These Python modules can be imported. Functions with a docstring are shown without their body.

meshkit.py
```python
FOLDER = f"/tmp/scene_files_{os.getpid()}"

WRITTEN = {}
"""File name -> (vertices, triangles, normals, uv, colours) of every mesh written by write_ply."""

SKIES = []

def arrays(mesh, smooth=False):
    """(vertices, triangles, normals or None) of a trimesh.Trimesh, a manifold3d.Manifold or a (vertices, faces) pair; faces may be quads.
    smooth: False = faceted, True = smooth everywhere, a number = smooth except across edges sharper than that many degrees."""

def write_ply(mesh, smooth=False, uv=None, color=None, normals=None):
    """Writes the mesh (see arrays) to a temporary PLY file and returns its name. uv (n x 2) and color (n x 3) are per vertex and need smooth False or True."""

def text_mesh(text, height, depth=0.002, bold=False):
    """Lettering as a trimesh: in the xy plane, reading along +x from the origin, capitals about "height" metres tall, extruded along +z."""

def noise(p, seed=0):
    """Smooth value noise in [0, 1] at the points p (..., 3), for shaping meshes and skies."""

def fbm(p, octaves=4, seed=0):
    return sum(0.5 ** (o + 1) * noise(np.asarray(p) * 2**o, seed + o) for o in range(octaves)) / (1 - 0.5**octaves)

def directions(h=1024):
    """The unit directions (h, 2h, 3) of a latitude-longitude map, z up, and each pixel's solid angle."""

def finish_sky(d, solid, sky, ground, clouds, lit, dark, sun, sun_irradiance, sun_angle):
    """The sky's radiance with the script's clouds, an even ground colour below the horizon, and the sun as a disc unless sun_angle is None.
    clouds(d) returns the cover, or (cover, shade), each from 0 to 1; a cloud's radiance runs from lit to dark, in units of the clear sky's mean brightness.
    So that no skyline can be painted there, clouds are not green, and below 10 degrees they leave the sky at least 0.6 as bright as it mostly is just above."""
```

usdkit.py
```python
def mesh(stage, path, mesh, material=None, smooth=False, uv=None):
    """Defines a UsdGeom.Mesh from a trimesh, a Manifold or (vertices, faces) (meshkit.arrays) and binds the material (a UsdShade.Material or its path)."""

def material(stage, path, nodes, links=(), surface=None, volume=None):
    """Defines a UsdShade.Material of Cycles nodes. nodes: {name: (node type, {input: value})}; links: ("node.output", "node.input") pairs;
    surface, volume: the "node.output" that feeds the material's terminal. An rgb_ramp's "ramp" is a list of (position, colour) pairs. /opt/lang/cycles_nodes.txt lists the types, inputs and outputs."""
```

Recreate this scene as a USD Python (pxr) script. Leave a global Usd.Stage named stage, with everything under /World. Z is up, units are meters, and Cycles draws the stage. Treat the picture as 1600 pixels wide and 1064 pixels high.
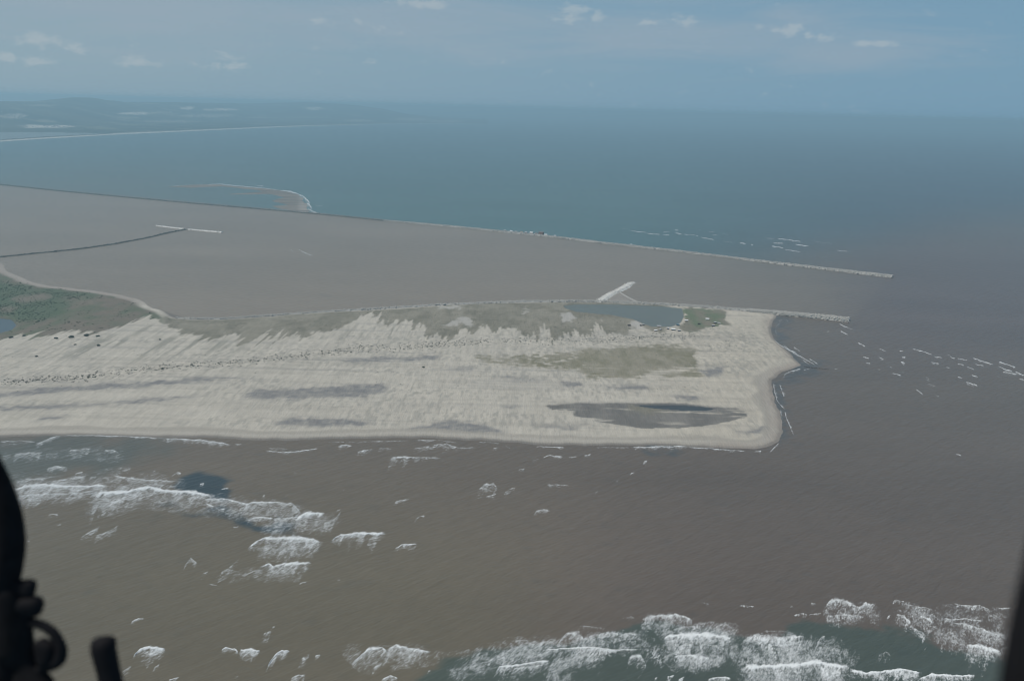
import math
import numpy as np
import trimesh
import shapely
from shapely.geometry import Polygon, LineString
from scipy import ndimage
import meshkit
import usdkit
from pxr import Usd, UsdGeom, UsdLux, UsdShade, Sdf, Gf, Vt

stage = Usd.Stage.CreateInMemory()
UsdGeom.SetStageUpAxis(stage, "Z")
UsdGeom.SetStageMetersPerUnit(stage, 1.0)
UsdGeom.Xform.Define(stage, "/World")
UsdGeom.Scope.Define(stage, "/World/Looks")

# ------------------------------------------------------------------ camera
PW, PH = 1600.0, 1064.0            # photograph
FPX = 1232.0                       # focal length in photograph pixels
CAM = np.array([0.0, 0.0, 450.0])
PITCH = math.radians(16.45)
ROLL = math.radians(1.5)           # horizon drops to the right
SENSOR = 23.7
cam = UsdGeom.Camera.Define(stage, "/World/camera")
cam.CreateHorizontalApertureAttr(SENSOR)
cam.CreateVerticalApertureAttr(SENSOR * 680 / 1024)
cam.CreateFocalLengthAttr(SENSOR * FPX / PW)
cam.CreateClippingRangeAttr(Gf.Vec2f(0.05, 300000))
cam.CreateFStopAttr(2.7)
cam.CreateFocusDistanceAttr(2500.0)
cam.CreateExposureAttr(0.22)
F = np.array([0, math.cos(PITCH), -math.sin(PITCH)])
R0 = np.array([1.0, 0, 0])
U0 = np.cross(R0, F)
# the camera is rolled anticlockwise, so that the horizon falls to the right
R = R0 * math.cos(ROLL) + U0 * math.sin(ROLL)
U = U0 * math.cos(ROLL) - R0 * math.sin(ROLL)
M = Gf.Matrix4d(*R, 0, *U, 0, *(-F), 0, *CAM, 1)
UsdGeom.Xformable(cam).AddTransformOp().Set(M)

# ------------------------------------------------------------------ sun and sky
SUN_EL = math.radians(61)
SUN_AZ = math.radians(-98)         # atan2(x, y): high on the left
SUN_DIR = np.array([math.sin(SUN_AZ) * math.cos(SUN_EL), math.cos(SUN_AZ) * math.cos(SUN_EL), math.sin(SUN_EL)])
sun = UsdLux.DistantLight.Define(stage, "/World/sun")
sun.CreateIntensityAttr(0.62)
sun.CreateAngleAttr(0.53)
sun.CreateNormalizeAttr(True)
sun.CreateColorAttr(Gf.Vec3f(1.0, 0.955, 0.89))
_z = SUN_DIR
_x = np.cross([0, 0, 1.0], _z); _x /= np.linalg.norm(_x)
_y = np.cross(_z, _x)
UsdGeom.Xformable(sun).AddTransformOp().Set(Gf.Matrix4d(*_x, 0, *_y, 0, *_z, 0, 0, 0, 0, 1))

SKY_STRENGTH = 0.075
SKY_AWAY = (1.95, 3.75, 5.35)      # haze colour of the sky away from the sun, and below it
SKY_SUNWARD = (3.2, 4.5, 5.35)


# the small clouds low over the sea: (pixel x, pixel y, half width, half height) as the photograph shows them
CLOUDS = [(56, 63, 46, 10), (116, 80, 18, 12), (8, 93, 22, 8), (62, 97, 40, 7), (215, 98, 26, 8), (268, 98, 34, 8), (350, 88, 24, 7), (365, 106, 36, 7), (540, 34, 60, 9), (575, 98, 26, 6),
          (902, 14, 34, 9), (888, 31, 40, 7), (935, 27, 20, 10), (1005, 36, 30, 6), (1060, 34, 36, 11), (1187, 43, 14, 6), (1207, 47, 14, 6), (1233, 50, 24, 11), (1262, 57, 14, 7), (1291, 60, 25, 11), (1360, 69, 40, 5), (660, 6, 60, 7)]
VEILS = [(1080, 60, 420, 44), (640, 40, 420, 50), (1330, 80, 220, 34), (220, 20, 380, 60)]


def skymat():
    n = {
        "sky": ("sky_texture", {"sky_type": "single_scattering", "sun_disc": False, "sun_elevation": SUN_EL, "sun_rotation": SUN_AZ,
                                "altitude": 450.0, "air_density": 1.0, "aerosol_density": 1.4, "ozone_density": 1.2}),
        "sv": ("hsv", {"saturation": 1.0, "value": 0.8}),
        "dir": ("texture_coordinate", {}),
        "sep": ("separate_xyz", {}),
        # haze above the aircraft: strongest at the horizon, the same all round
        "hf": ("rgb_ramp", {"ramp": [(0.0, (0.93,) * 3), (0.12, (0.86,) * 3), (0.3, (0.7,) * 3), (0.6, (0.2,) * 3), (1.0, (0.1,) * 3)]}),
        "hz": ("mix", {"mix_type": "mix"}),
        "sd": ("vector_math", {"math_type": "dot_product", "vector2": (math.sin(SUN_AZ), math.cos(SUN_AZ), 0.0)}),
        "sr": ("map_range", {"range_type": "smoothstep", "from_min": -1.0, "from_max": 0.75, "to_min": 0.0, "to_max": 1.0}),
        "hc": ("mix", {"mix_type": "mix", "color1": SKY_AWAY, "color2": SKY_SUNWARD}),
        "mv": ("mapping", {"scale": (5.0, 5.0, 42.0), "location": (3.1, 1.7, 0.35)}),
        "nv": ("noise_texture", {"scale": 1.0, "detail": 7.0, "roughness": 0.6, "distortion": 0.7}),
        "mc": ("mapping", {"scale": (38.0, 38.0, 70.0), "location": (0.4, 2.3, 0.0)}),
        "nc": ("noise_texture", {"scale": 1.0, "detail": 8.0, "roughness": 0.66, "distortion": 0.2}),
        "c_in": ("math", {"math_type": "multiply_add", "value2": 3.4, "value3": -2.02}),
        "c_sum": ("math", {"math_type": "add"}),
        "rc": ("map_range", {"range_type": "smoothstep", "from_min": 0.0, "from_max": 0.75, "to_min": 0.0, "to_max": 0.42}),
        "v_in": ("math", {"math_type": "multiply_add", "value2": 1.7, "value3": -1.0}),
        "v_sum": ("math", {"math_type": "add"}),
        "rv": ("map_range", {"range_type": "smoothstep", "from_min": 0.0, "from_max": 0.9, "to_min": 0.0, "to_max": 0.5}),
        "mixv": ("mix", {"mix_type": "mix", "color2": (3.75, 4.55, 5.35)}),
        "mixc": ("mix", {"mix_type": "mix", "color2": (5.2, 5.8, 6.1)}),
        "bg": ("background_shader", {"strength": SKY_STRENGTH}),
    }
    l = [("dir.generated", "sep.vector"), ("sep.z", "hf.fac"), ("hf.color", "hz.fac"), ("sky.color", "sv.color"), ("sv.color", "hz.color1"), ("dir.generated", "sd.vector1"), ("sd.value", "sr.value"), ("sr.result", "hc.fac"), ("hc.color", "hz.color2"), ("dir.generated", "mv.vector"), ("mv.vector", "nv.vector"),
         ("dir.generated", "mc.vector"), ("mc.vector", "nc.vector"), ("nc.fac", "c_in.value1"), ("nv.fac", "v_in.value1")]

    def blobs(key, spots):
        last = None
        for k, (px, py, hw, hh) in enumerate(spots):
            d = F + R * ((px - PW / 2) / FPX) + U * ((PH / 2 - py) / FPX)
            d = d / np.linalg.norm(d)
            sx, sz = FPX / (1.25 * hw), FPX / (1.5 * hh)
            n[f"{key}m{k}"] = ("mapping", {"scale": (sx, sx * 0.4, sz), "location": (-d[0] * sx, -d[1] * sx * 0.4, -d[2] * sz)})
            n[f"{key}g{k}"] = ("gradient_texture", {"gradient_type": "spherical"})
            l.extend([("dir.generated", f"{key}m{k}.vector"), (f"{key}m{k}.vector", f"{key}g{k}.vector")])
            if last is None:
                last = f"{key}g{k}.fac"
            else:
                n[f"{key}a{k}"] = ("math", {"math_type": "maximum"})
                l.extend([(last, f"{key}a{k}.value1"), (f"{key}g{k}.fac", f"{key}a{k}.value2")])
                last = f"{key}a{k}.value"
        return last

    cb, vb = blobs("c", CLOUDS), blobs("v", VEILS)
    l += [("c_in.value", "c_sum.value1"), (cb, "c_sum.value2"), ("c_sum.value", "rc.value"), ("v_in.value", "v_sum.value1"), (vb, "v_sum.value2"), ("v_sum.value", "rv.value"),
          ("hz.color", "mixv.color1"), ("rv.result", "mixv.fac"), ("mixv.color", "mixc.color1"), ("rc.result", "mixc.fac"), ("mixc.color", "bg.color")]
    return usdkit.material(stage, "/World/Looks/sky", n, l, surface="bg.background")


sky = UsdLux.DomeLight.Define(stage, "/World/sky")
UsdShade.MaterialBindingAPI.Apply(sky.GetPrim()).Bind(skymat())
sky.GetPrim().SetCustomDataByKey("kind", "structure")
sky.GetPrim().SetCustomDataByKey("label", "hazy blue daytime sky with thin cloud streaks and small cumulus")
sky.GetPrim().SetCustomDataByKey("category", "sky")

# ------------------------------------------------------------------ helpers
fbm, noise = meshkit.fbm, meshkit.noise


def ray(px, py):
    d = F + R * ((px - PW / 2) / FPX) + U * ((PH / 2 - py) / FPX)
    return d


def at(px, py, z=0.0):
    """The point of the level z that the photograph shows at the pixel."""
    d = ray(px, py)
    t = (z - CAM[2]) / d[2]
    p = CAM + d * t
    return p[:2]


def cpt(px, py, depth):
    return CAM + ray(px, py) * depth


def topx(p):
    p = np.asarray(p, float)
    if p.shape[-1] == 2:
        p = np.concatenate([p, np.zeros(p.shape[:-1] + (1,))], -1)
    v = p - CAM
    w = v @ F
    w = np.where(w > 1, w, 1.0)
    x = PW / 2 + FPX * (v @ R) / w
    y = PH / 2 - FPX * (v @ U) / w
    bad = (v @ F) <= 1
    return np.where(bad, -9999, x), np.where(bad, -9999, y)


class Mask:
    """A soft-edged area of ground cover, its outline read off the photograph."""

    def __init__(self, polys, sigma=2.0):
        P = [np.array(p, float) for p in polys]
        lo = np.min([p.min(0) for p in P], 0) - 4 * sigma - 3
        hi = np.max([p.max(0) for p in P], 0) + 4 * sigma + 3
        self.lo = np.floor(lo)
        nx, ny = (np.ceil(hi) - self.lo).astype(int) + 1
        X, Y = np.meshgrid(self.lo[0] + np.arange(nx), self.lo[1] + np.arange(ny))
        m = np.zeros(X.shape)
        for p in P:
            m = np.maximum(m, shapely.contains_xy(Polygon(p).buffer(0), X, Y))
        self.m = ndimage.gaussian_filter(m.astype(float), sigma)

    def __call__(self, x, y):
        return ndimage.map_coordinates(self.m, [np.asarray(y) - self.lo[1], np.asarray(x) - self.lo[0]], order=1, mode="constant", cval=0.0)


def ss(a, b, x):
    t = np.clip((x - a) / (b - a), 0, 1)
    return t * t * (3 - 2 * t)


def n2(x, y, sx, sy, seed=0, octv=4):
    p = np.stack([x / sx, y / sy, np.full(np.shape(x), seed * 7.31)], -1)
    return fbm(p, octv, seed)


def lerp(a, b, t):
    return a * (1 - t[..., None]) + np.asarray(b) * t[..., None]


used = {}


def path_of(name, parent=None):
    base = f"{parent}/{name}" if parent else f"/World/{name}"
    k = used.get(base, 0)
    used[base] = k + 1
    return base if k == 0 else f"{base}_{k:03d}"


def tag(prim, label=None, cat=None, group=None, kind=None):
    for k, v in (("label", label), ("category", cat), ("group", group), ("kind", kind)):
        if v:
            prim.SetCustomDataByKey(k, v)
    return prim


def obj(name, mesh, mat, parent=None, smooth=False, label=None, cat=None, group=None, kind=None, primvars=None):
    p = path_of(name, str(parent.GetPath()) if parent else None)
    m = usdkit.mesh(stage, p, mesh, mat, smooth=smooth)
    for k, v in (primvars or {}).items():
        v = np.asarray(v, np.float32)
        t = Sdf.ValueTypeNames.Color3fArray if v.ndim == 2 else Sdf.ValueTypeNames.FloatArray
        pv = UsdGeom.PrimvarsAPI(m).CreatePrimvar(k, t, "vertex")
        pv.Set(Vt.Vec3fArray.FromNumpy(v) if v.ndim == 2 else Vt.FloatArray.FromNumpy(v))
    return tag(m.GetPrim(), label, cat, group, kind)


def thing(name, label=None, cat=None, loc=(0, 0, 0), rotz=0.0, group=None, kind=None):
    x = UsdGeom.Xform.Define(stage, path_of(name))
    x.AddTranslateOp().Set(Gf.Vec3d(*map(float, loc)))
    x.AddRotateZOp().Set(math.degrees(rotz))
    return tag(x.GetPrim(), label, cat, group, kind)


def copy_of(root, name, label, cat, loc, rotz=0.0, scale=1.0, group=None):
    x = UsdGeom.Xform.Define(stage, path_of(name))
    x.AddTranslateOp().Set(Gf.Vec3d(*map(float, loc)))
    x.AddRotateZOp().Set(math.degrees(rotz))
    if scale != 1.0:
        x.AddScaleOp().Set(Gf.Vec3f(*([scale] * 3)))
    p = x.GetPrim()
    p.GetReferences().AddInternalReference(root.GetPath())
    p.SetInstanceable(True)
    return tag(p, label, cat, group)


def grid_faces(nr, nc, keep=None):
    i = np.arange(nr * nc).reshape(nr, nc)
    q = np.stack([i[:-1, :-1], i[:-1, 1:], i[1:, 1:], i[1:, :-1]], -1).reshape(-1, 4)
    if keep is not None:
        q = q[keep.ravel()[q].any(1)]
    return np.vstack([q[:, [0, 1, 2]], q[:, [0, 2, 3]]])


def compact(v, f, *attrs):
    u, inv = np.unique(f, return_inverse=True)
    return (v[u], inv.reshape(f.shape)) + tuple(a[u] for a in attrs)


# ------------------------------------------------------------------ materials
def tinted(name, rough=0.9, fine=(1.5, 0.12), bump=None, spec=0.2, ior=1.45):
    """Colour from the mesh's own 'tint' with fine grain on top."""
    n = {"a": ("attribute", {"attribute": "tint"}), "g": ("geometry", {}),
         "n1": ("noise_texture", {"scale": fine[0], "detail": 5.0, "roughness": 0.6}),
         "r": ("map_range", {"from_min": 0.25, "from_max": 0.75, "to_min": 1 - fine[1], "to_max": 1 + fine[1]}),
         "m": ("mix", {"mix_type": "multiply", "fac": 1.0}),
         "p": ("principled_bsdf", {"roughness": rough, "specular_ior_level": spec, "ior": ior})}
    l = [("g.position", "n1.vector"), ("n1.fac", "r.value"), ("a.color", "m.color1"), ("r.result", "m.color2"), ("m.color", "p.base_color")]
    if bump:
        for k, (sc, rot, dist) in enumerate(bump):
            n[f"bm{k}"] = ("mapping", {"mapping_type": "texture", "scale": sc, "rotation": (0, 0, rot)})
            n[f"bn{k}"] = ("noise_texture", {"scale": 1.0, "detail": 5.0, "roughness": 0.55, "distortion": 0.3})
            n[f"bb{k}"] = ("bump", {"distance": dist, "strength": 1.0})
            l += [("g.position", f"bm{k}.vector"), (f"bm{k}.vector", f"bn{k}.vector"), (f"bn{k}.fac", f"bb{k}.height")]
            if k:
                l.append((f"bb{k-1}.normal", f"bb{k}.normal"))
        l.append((f"bb{len(bump)-1}.normal", "p.normal"))
    return usdkit.material(stage, f"/World/Looks/{name}", n, l, surface="p.BSDF")


def plain(name, col, rough=0.85, var=0.15, scale=0.6, spec=0.2, metal=0.0, island=0.0):
    n = {"g": ("geometry", {}), "n1": ("noise_texture", {"scale": scale, "detail": 5.0, "roughness": 0.65}),
         "r": ("map_range", {"from_min": 0.3, "from_max": 0.7, "to_min": 1 - var, "to_max": 1 + var}),
         "m": ("mix", {"mix_type": "multiply", "fac": 1.0, "color1": col}),
         "ri": ("map_range", {"from_min": 0.0, "from_max": 1.0, "to_min": 1 - island, "to_max": 1 + island}),
         "m2": ("mix", {"mix_type": "multiply", "fac": 1.0}),
         "p": ("principled_bsdf", {"roughness": rough, "specular_ior_level": spec, "metallic": metal})}
    l = [("g.position", "n1.vector"), ("n1.fac", "r.value"), ("r.result", "m.color2"), ("m.color", "m2.color1"),
         ("g.random_per_island", "ri.value"), ("ri.result", "m2.color2"), ("m2.color", "p.base_color")]
    return usdkit.material(stage, f"/World/Looks/{name}", n, l, surface="p.BSDF")


M_WATER = tinted("muddy_water", rough=0.36, fine=(0.06, 0.05), spec=0.4, ior=1.33,
                 bump=[((38, 9.5, 20), 0.66, 1.9), ((13, 4.0, 8), 0.45, 0.8)])
M_POND = tinted("pond_water", rough=0.3, fine=(0.05, 0.04), spec=0.5, ior=1.33)
M_SAND = tinted("sand", rough=0.95, fine=(0.45, 0.13), spec=0.1, bump=[((5, 42, 10), 0.0, 0.9), ((2.2, 8.0, 3), 0.0, 0.5)])
M_COAST = tinted("far_land", rough=0.95, fine=(0.012, 0.25), spec=0.05)
M_ROCK = plain("pale_rock", (0.56, 0.535, 0.48), var=0.2, scale=0.5, island=0.28)
M_ROCK_DARK = plain("weathered_rock", (0.13, 0.13, 0.11), var=0.25, scale=0.3, island=0.3)
M_CORE = plain("rubble", (0.36, 0.345, 0.31), var=0.25, scale=0.4)
M_PIER = plain("pale_rubble", (0.64, 0.62, 0.57), var=0.15, scale=0.5)
M_SCRUB = plain("scrub", (0.10, 0.105, 0.07), var=0.3, scale=0.8, island=0.4, spec=0.1)
M_SHRUB = plain("dark_shrub", (0.07, 0.08, 0.055), var=0.3, scale=0.8, island=0.3, spec=0.1)
M_FOREST = plain("mangrove", (0.078, 0.105, 0.062), var=0.3, scale=0.4, island=0.35, spec=0.1)
M_WHITE = plain("white_sheet", (0.78, 0.78, 0.76), var=0.08, scale=1.5)
M_GREYROOF = plain("grey_sheet", (0.42, 0.42, 0.42), var=0.15, scale=1.5)
M_BROWN = plain("brick_wall", (0.27, 0.17, 0.13), var=0.15, scale=1.5)
M_BLUE = plain("blue_sheet", (0.10, 0.22, 0.30), var=0.12, scale=1.5)
M_TAN = plain("bleached_board", (0.40, 0.33, 0.26), var=0.2, scale=2.0)
M_DARKW = plain("dark_board", (0.07, 0.06, 0.055), var=0.3, scale=2.0)
M_BLACK = plain("black_cabin_fabric", (0.011, 0.011, 0.012), rough=0.8, var=0.3, scale=60, spec=0.05)
M_BLACKM = plain("black_cabin_metal", (0.010, 0.010, 0.0115), rough=0.7, var=0.2, scale=40, spec=0.08)


def foam_material(name, sx, sy, gain, slant, big, coarse=0.55, lo=0.08, hi=1.20, most=0.95):
    n = {"a": ("attribute", {"attribute": "foam"}), "g": ("geometry", {}),
         "m1": ("mapping", {"mapping_type": "texture", "scale": (sx, sy, 4.0), "rotation": (0, 0, slant)}),
         "n1": ("noise_texture", {"scale": 1.0, "detail": 7.0, "roughness": 0.66, "distortion": 0.6}),
         "m2": ("mapping", {"mapping_type": "texture", "scale": (big, big * 2.0, 9.0), "rotation": (0, 0, slant)}),
         "n2": ("noise_texture", {"scale": 1.0, "detail": 4.0, "roughness": 0.6, "distortion": 1.2}),
         "s1": ("math", {"math_type": "subtract", "value2": 0.5}),
         "s2": ("math", {"math_type": "multiply_add", "value2": gain}),
         "s3": ("math", {"math_type": "subtract", "value2": 0.5}),
         "s4": ("math", {"math_type": "multiply_add", "value2": gain * coarse}),
         "r": ("map_range", {"range_type": "smoothstep", "from_min": lo, "from_max": hi, "to_min": 0.0, "to_max": most}),
         "d": ("diffuse_bsdf", {"color": (0.80, 0.82, 0.81), "roughness": 0.5}),
         "t": ("transparent_bsdf", {"color": (1, 1, 1)}),
         "mx": ("mix_closure", {})}
    l = [("g.position", "m1.vector"), ("m1.vector", "n1.vector"), ("n1.fac", "s1.value1"), ("s1.value", "s2.value1"), ("a.fac", "s2.value3"),
         ("g.position", "m2.vector"), ("m2.vector", "n2.vector"), ("n2.fac", "s3.value1"), ("s3.value", "s4.value1"), ("s2.value", "s4.value3"),
         ("s4.value", "r.value"), ("r.result", "mx.fac"), ("t.BSDF", "mx.closure1"), ("d.BSDF", "mx.closure2")]
    return usdkit.material(stage, f"/World/Looks/{name}", n, l, surface="mx.closure")


M_FOAM = foam_material("foam", 1.4, 4.2, 2.3, -0.6, 7.0)
M_VEIL = foam_material("foam_veil", 1.3, 4.4, 1.5, -0.6, 9.0, coarse=0.9, lo=0.05, hi=1.0, most=0.75)
M_FOAMFAR = foam_material("foam_far", 4, 8, 1.7, -0.3, 16.0, most=0.85)

# ------------------------------------------------------------------ outlines read off the photograph
SHORE = [(-20, 405), (0, 410), (12, 424), (35, 435), (60, 444), (100, 449), (150, 455), (190, 461), (215, 468), (240, 482), (258, 489), (275, 497),
         (300, 499.5), (345, 499), (400, 495.5), (450, 492), (500, 488), (560, 485), (620, 482), (700, 477), (760, 474), (820, 472.5), (900, 471.5),
         (932, 472), (1000, 475), (1060, 478), (1130, 483), (1180, 487), (1214, 490),
         (1212, 497), (1206, 508), (1205, 518), (1209, 530), (1221, 542), (1236, 556), (1252, 571), (1243, 574.5), (1228, 579), (1215, 588), (1207, 600),
         (1207, 612), (1211, 630), (1217, 645), (1222, 662), (1222, 678), (1214, 690), (1200, 697), (1180, 701), (1140, 700), (1100, 698), (1050, 696),
         (1000, 696), (900, 695), (850, 694), (800, 691), (750, 687), (700, 686), (650, 683), (600, 685), (550, 686), (500, 687), (450, 688), (400, 686),
         (350, 685), (300, 685), (250, 683), (200, 682), (150, 681), (100, 681), (50, 682), (0, 684), (-150, 688), (-330, 694), (-330, 398), (-150, 396), (-60, 398)]
SHORE_W = np.array([at(*p) for p in SHORE])
POND_NEAR = [(880, 478.5), (900, 476.5), (940, 476), (1000, 478), (1040, 480), (1066, 483), (1069, 495), (1064, 505), (1050, 511), (1020, 512), (1008, 508),
             (990, 500), (975, 497), (955, 493), (930, 491), (900, 488), (885, 483)]
POND_LEFT = [(-60, 495), (0, 498), (18, 500), (27, 508), (20, 516), (0, 522), (-60, 528)]
POND_SMALL = [(985, 634), (1015, 634), (1060, 634), (1100, 637), (1120, 640), (1100, 643), (1060, 642), (1020, 639)]

# ------------------------------------------------------------------ water
JETTY_FAR = [(-160, 271), (0, 289), (100, 299.5), (200, 309), (300, 318), (400, 326.5), (490, 334), (600, 345), (700, 354), (800, 364), (867, 371),
             (950, 381), (1050, 392), (1190, 409), (1300, 422), (1393, 433)]


def water_tint(x, y):
    """Albedo of the water: a brown river plume, blue-green sea beyond the far breakwater, green and dark patches in the surf."""
    px, py = topx(np.stack([x, y], -1))
    w = (n2(x, y, 160, 160, 11, 3) - 0.5)
    brown = np.array([0.152, 0.122, 0.093])
    c = np.broadcast_to(brown, x.shape + (3,)).copy()
    olive = Mask([[(-400, 760), (500, 760), (900, 860), (900, 1200), (-400, 1200)]], 90)(px, py)
    c = lerp(c, [0.138, 0.118, 0.080], olive)
    dim = Mask([[(1000, 640), (1800, 560), (1800, 1200), (800, 1200)]], 110)(px, py)
    c = lerp(c, [0.121, 0.097, 0.077], dim)
    river = Mask([[(-600, 255), (-160, 271), (0, 289), (490, 334), (800, 364), (1190, 409), (1393, 433), (1330, 500), (1214, 492), (300, 500), (240, 482), (-600, 410)]], 1.2)(px, py)
    c = lerp(c, [0.243, 0.199, 0.150], river * (0.25 + 0.65 * ss(1400, 900, px)))
    # the open sea beyond
    sea = Mask([[(-900, 120), (-900, 245), (-160, 270.5), (0, 288.5), (490, 333.5), (800, 363.5), (1190, 408.5), (1393, 433), (1470, 420), (1560, 395), (1700, 372), (2300, 330), (2300, 120)]], 1.0)
    soft = Mask([[(-900, 120), (-900, 265), (490, 340), (900, 378), (1190, 392), (1350, 380), (1480, 350), (1700, 330), (2300, 300), (2300, 120)]], 26)(px, py)
    east = ss(980, 1330, px)
    s = sea(px, py) * (1 - east) + np.minimum(soft, 1) * east
    s = np.where(py < 150, 1.0, s)
    s = np.where((py < 240) & (py > -9000), 1.0, s)
    deep = ss(330, 200, py)
    seac = lerp(np.broadcast_to(np.array([0.088, 0.150, 0.146]), x.shape + (3,)), [0.070, 0.130, 0.142], deep)
    seac = lerp(seac, [0.125, 0.150, 0.137], ss(215, 300, py) * ss(560, 150, px) * 0.85)
    seac = lerp(seac, [0.072, 0.083, 0.100], ss(900, 1500, px) * 0.85)
    c = lerp(c, [0.128, 0.098, 0.088], ss(1250, 1420, px) * ss(620, 470, py) * ss(330, 420, py) * 0.8)
    c = lerp(c, seac, s)
    # surf greens
    wx, wy = px + 70 * (n2(x, y, 34, 34, 21, 5) - 0.5), py + 46 * (n2(x, y, 30, 30, 22, 5) - 0.5)
    green = Mask([[(560, 1100), (690, 1035), (800, 1015), (900, 1000), (960, 985), (1000, 965), (1100, 985), (1200, 992), (1288, 962), (1330, 972), (1420, 985), (1500, 1012),
                   (1600, 1040), (1700, 1070), (1700, 1400), (560, 1400)]], 6)(wx, wy)
    green = ss(0.2, 0.8, green + 0.8 * (n2(x, y, 26, 10, 24, 5) - 0.5))
    c = lerp(c, [0.068, 0.087, 0.071], green * 0.9)
    g2 = Mask([[(-200, 684), (90, 684), (300, 690), (240, 715), (190, 735), (60, 745), (-200, 770)]], 10)(wx, wy)
    c = lerp(c, [0.085, 0.098, 0.085], g2 * 0.75)
    dark = Mask([[(262, 762), (280, 748), (320, 743), (352, 745), (350, 760), (372, 775), (350, 782), (300, 776)],
                 [(225, 790), (262, 794), (300, 794), (345, 800), (400, 812), (450, 822), (470, 838), (430, 832), (370, 818), (300, 803), (240, 798)]], 7)(wx, wy)
    dark = ss(0.10, 1.15, 1.35 * dark + 1.1 * (n2(x, y, 22, 12, 23, 5) - 0.5))
    c = lerp(c, [0.034, 0.052, 0.060], np.clip(dark, 0, 0.92))
    d3 = Mask([[(1010, 697), (1060, 697), (1070, 703), (1020, 704)]], 3)(wx, wy)
    c = lerp(c, [0.045, 0.07, 0.08], d3 * 0.8)
    cove = Mask([[(1214, 493), (1240, 494), (1222, 520), (1226, 540), (1290, 578), (1240, 590), (1222, 600), (1228, 640), (1232, 662), (1222, 690), (1212, 690), (1205, 600), (1240, 572), (1206, 530), (1205, 510)]], 4)(wx, wy)
    c = lerp(c, [0.080, 0.085, 0.085], cove * 0.7)
    # broad faint streaks of silt
    pl = n2(x + 220 * (n2(x, y, 300, 300, 33, 3) - 0.5), y + 160 * (n2(x, y, 260, 260, 34, 3) - 0.5), 520, 150, 31, 5) - 0.5
    c *= (1 + 0.34 * pl + 0.05 * w)[..., None]
    return np.clip(c, 0.01, 0.9)


def build_water():
    az = np.concatenate([np.radians(np.linspace(-46, 46, 520)), np.radians(np.linspace(50, 310, 53))])
    az = np.concatenate([az, [az[0] + 2 * math.pi]])
    dep = np.concatenate([np.linspace(1, 60, 34)[:-1], np.linspace(60, 1150, 470)])       # about pixels below the horizon
    r = CAM[2] / np.tan(np.arctan(dep / FPX))
    r = np.concatenate([[98000.0], r[r < 97000], [200.0, 60.0]])
    A, Q = np.meshgrid(az, r)
    x, y = np.sin(A) * Q, np.cos(A) * Q
    v = np.stack([x, y, np.zeros_like(x)], -1).reshape(-1, 3)
    f = grid_faces(len(r), len(az))
    nr, nc = len(r), len(az)
    ctr = len(v)
    v = np.vstack([v, [[0, 0, 0]]])
    last = (nr - 1) * nc + np.arange(nc)
    f = np.vstack([f, np.stack([last[:-1], last[1:], np.full(nc - 1, ctr)], 1)])
    n = np.cross(v[f[:, 1]] - v[f[:, 0]], v[f[:, 2]] - v[f[:, 0]])
    f[n[:, 2] < 0] = f[n[:, 2] < 0][:, ::-1]
    tint = water_tint(v[:, 0], v[:, 1])
    return v, f, tint


sea = thing("sea", "brown river water spreading into blue green sea round the sand spit", "sea", kind="structure")
wv, wf, wt = build_water()
obj("water_surface", (wv, wf), M_WATER, sea, primvars={"tint": wt})

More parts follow.
